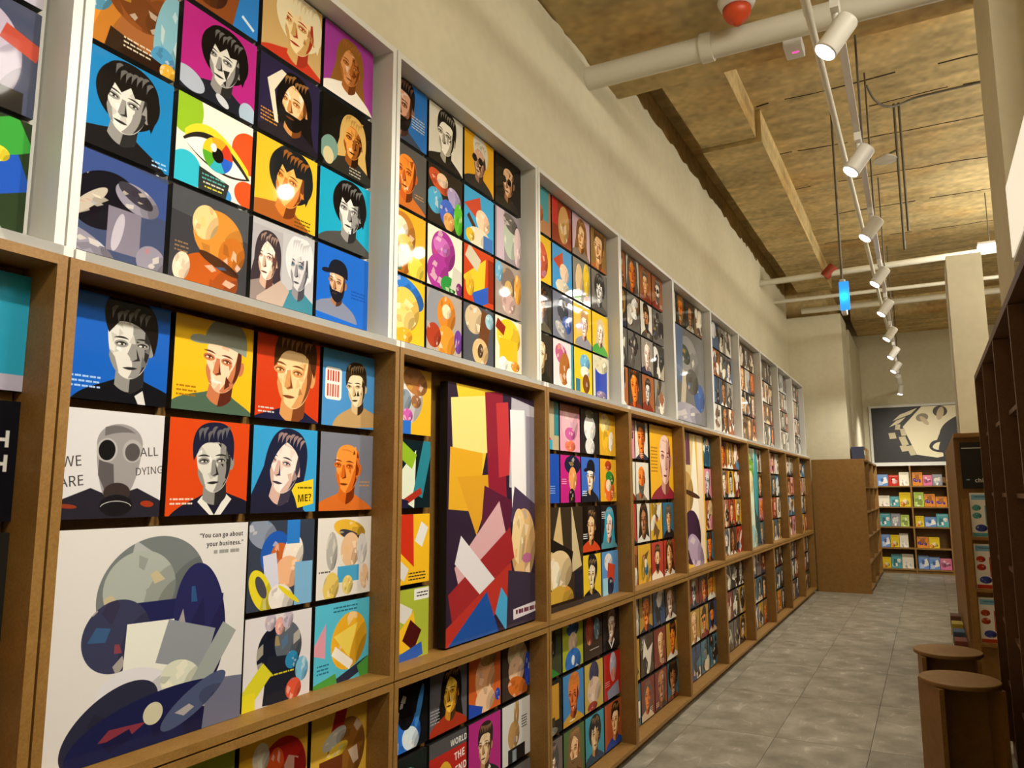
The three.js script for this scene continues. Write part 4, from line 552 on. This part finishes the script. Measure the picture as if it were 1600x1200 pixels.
{ // end-of-row display facing the camera: black sign above three tiers of boxed magazines
  const x0 = 1.955, x1 = 2.95, z0 = -5.9, z1 = -9.2, H = 2.1, cx = (x0 + x1) / 2, cz = (z0 + z1) / 2;
  const o = thing('display_unit', 'brown end-of-row display unit with black sign and magazine tiers', 'display unit', null, [cx, 0, cz]);
  part(o, 'side_panel', box(0.03, H, z0 - z1 - 0.16), M.mdf, [x0 + 0.015 - cx, H / 2, -0.08]);
  part(o, 'front_post', box(0.045, 1.62, 0.045), M.mdf, [x0 + 0.0225 + 0.02 - cx, 0.81, z0 - 0.0225 - cz], 'light wooden front post');
  part(o, 'front_panel', box(x1 - x0 - 0.03, H, 0.03), M.mdf, [0.015, H / 2, z0 - 0.175 - cz]);
  part(o, 'top_board', box(x1 - x0, 0.03, z0 - z1), M.mdf, [0, H + 0.015, 0]);
  part(o, 'back_panel', box(0.03, H, z0 - z1 - 0.19), M.mdf, [x1 - 0.015 - cx, H / 2, -0.095]);
  const sign = part(o, 'sign_board', box(0.5, 0.36, 0.02), M.blackSign, [x0 + 0.035 + 0.25 - cx, 1.88, z0 - 0.06 - cz], 'black sign lettered child');
  const sc = canvas(512, 368), g = sc.getContext('2d'); g.fillStyle = '#0b0b0b'; g.fillRect(0, 0, 512, 368); g.fillStyle = '#d8d6d0'; g.fillRect(6, 40, 170, 7); g.font = 'bold 44px sans-serif'; g.fillText('child', 84, 322); g.fillStyle = '#8fb5c9'; g.fillRect(26, 296, 24, 9);
  part(sign, 'lettering', new THREE.PlaneGeometry(0.49, 0.352), std({ map: tex(sc, false), roughness: 0.35 }), [0, 0, 0.0105]);
  const mags = [['#5aa3a8', '#dfe6e2', 'teal', 1.32], ['#b5392a', '#efe2da', 'red', 0.93], ['#b0452c', '#e9d2c6', 'rust red', 0.53]];
  for (const [c1, c2, wd, y] of mags) {
    part(o, 'display_shelf', box(x1 - x0 - 0.05, 0.022, 0.15), M.mdf, [0.012, y, z0 - 0.085 - cz]);
    const art = coverAtlas.add(B('', '#e6e3de', `r .5 .1 .46 .06 0 #7fb5d6`, 's .12 .08 1 .8 #3a5a78', `r .68 .55 .3 .26 0 ${c1}`, `e .16 .34 .12 .07 0 ${c1}`, `e .16 .52 .12 .07 0 ${c1}`, 's .42 .4 3 .5 #efe9e4', `e .5 .85 .36 .1 .2 ${c2}`, `e .25 .8 .16 .08 0 #3f4a9a`, 'r .5 .96 .5 .05 0 ' + c1));
    for (let i = 0; i < 2; i++) {
      const t = thing('magazine_pack', `${wd} and white boxed magazine on the display under the sign`, 'magazine', `${wd} magazines on the display`, [x0 + 0.2 + i * 0.27, y + 0.0115, z0 - 0.07]);
      part(t, 'pack', box(0.25, 0.335, 0.03), M.cream, [0, 0.1675, 0]);
      const q = new THREE.PlaneGeometry(0.246, 0.331), a = q.attributes.uv; for (let j = 0; j < 4; j++) a.setXY(j, art.uv[0] + (art.uv[2] - art.uv[0]) * a.getX(j), art.uv[1] + (art.uv[3] - art.uv[1]) * a.getY(j));
      part(t, 'cover', q, art.mat, [0, 0.1675, 0.0156]);
    }
  }
  [[-6.3, '#7a3a2c', 'maroon'], [-6.75, '#3f5a78', 'blue'], [-7.2, '#b5a23a', 'mustard'], [-7.7, '#6a4a3a', 'brown']].forEach(([z, c, w]) => {
    const t = thing('gift_bag', `${w} paper bag standing against the side of the display unit`, 'bag', null, [x0 - 0.055, 0, z]);
    part(t, 'bag', rbox(0.09, 0.5, 0.2, 0.006), std({ color: c, roughness: 0.6 }), [0, 0.25, 0]); part(t, 'print_band', box(0.003, 0.14, 0.17), M.cream, [-0.0465, 0.3, 0]);
  });
}
{ const o = thing('sign_pylon', 'white rectangular pylon rising behind the display unit', 'pylon', null, [2.24, 2.131, -8.25]);
  part(o, 'casing', box(0.32, 2.0, 0.5), M.plaster, [0, 1.0, 0]); part(o, 'side_strip', box(0.012, 1.9, 0.12), M.white, [-0.166, 0.95, 0.12]); part(o, 'side_strip', box(0.012, 1.9, 0.08), M.white, [-0.166, 0.95, -0.1]);
}
{ struct('wall_pillar_right', ...(([g, p]) => [g, M.plaster, p])(ext(2.46, 3.2, 0, 4.92, -4.6, -3.4)));
  st('wall_pillar_head', ext(2.24, 2.46, 2.6, 4.92, -4.6, -3.75), M.plaster);
  const o = thing('lightbox_sign', 'white lit sign box above the tall bookcase', 'sign', null, [2.42, 2.8, -2.9]);
  part(o, 'casing', box(0.44, 0.4, 0.9), M.white, [0, 0.2, 0]);
  part(o, 'lit_face', box(0.006, 0.36, 0.86), std({ color: '#ffffff', emissive: '#fff4dc', emissiveIntensity: 1.0 }), [-0.2235, 0.2, 0], 'softly lit white face');
  part(o, 'bracket', box(0.04, 0.328, 0.04), M.rod, [0, -0.164, 0]);
}
// ---------- stools ----------
function stool(x, z, turn, label) {
  const o = thing('stool', label, 'stool', null, [x, 0, z]); o.rotation.y = turn;
  const g = new THREE.LatheGeometry([[0, 0.655], [0.188, 0.655], [0.196, 0.66], [0.196, 0.676], [0.19, 0.682], [0, 0.682]].map(([a, b]) => new THREE.Vector2(a, b)), 48);
  part(o, 'seat', g, M.mdf);
  for (const s of [-1, 1]) part(o, 'leg_panel', box(0.024, 0.654, 0.3), M.mdf, [s * 0.15, 0.327, 0]);
  part(o, 'centre_panel', box(0.275, 0.654, 0.024), M.mdf, [0, 0.327, -0.02]);
}
stool(1.83, -3.9, 0.35, 'round topped board stool beside the tall bookcase, nearer its middle');
stool(1.79, -4.72, 0.1, 'round topped board stool beside the far end of tall bookcase');

// ---------- linear lamps over the rest of the store, right of the tall bookcase ----------
function tubeLamp(x0, x1, z, label) {
  const y = 4.76, o = thing('tube_lamp', label, 'ceiling lamp', 'tube lamps over the store', [(x0 + x1) / 2, y, z]), L = x1 - x0;
  part(o, 'housing', box(L, 0.03, 0.24), M.lampWhite, [0, 0.045, 0]);
  const t = part(o, 'tube', cyl([-L / 2 + 0.01, 0, 0], [L / 2 - 0.01, 0, 0], 0.028, 16), M.tube, [0, 0, 0], 'glowing white tube');
  for (const s of [-1, 1]) part(o, 'hanger_rod', cyl([s * L * 0.4, 0.06, 0], [s * L * 0.4, (z > -4.65 && z < -2.2 ? 4.92 : 5.5) - y - 0.002, 0], 0.006, 8), M.rod);
  for (const s of [-1, 1]) { const l = new THREE.PointLight(LAMP, TUBE_CD, 0, 2); l.position.set((x0 + x1) / 2 + s * L * 0.25, y - 0.05, z); l.castShadow = true; l.shadow.radius = 12; l.name = numbered('tube_light'); scene.add(l); }
}
tubeLamp(2.52, 3.9, -10.2, 'white tube lamp hanging under slab behind the white pylon');
for (const [x, z] of [[3.3, 0.9], [3.3, -1.6], [3.3, -6.4]]) tubeLamp(x, x + 1.4, z, 'white tube lamp hanging under slab over the store beyond the tall bookcase');

scene.traverse((o) => { if (o.isMesh) { o.castShadow = true; o.receiveShadow = true; } });
renderer.render(scene, camera);
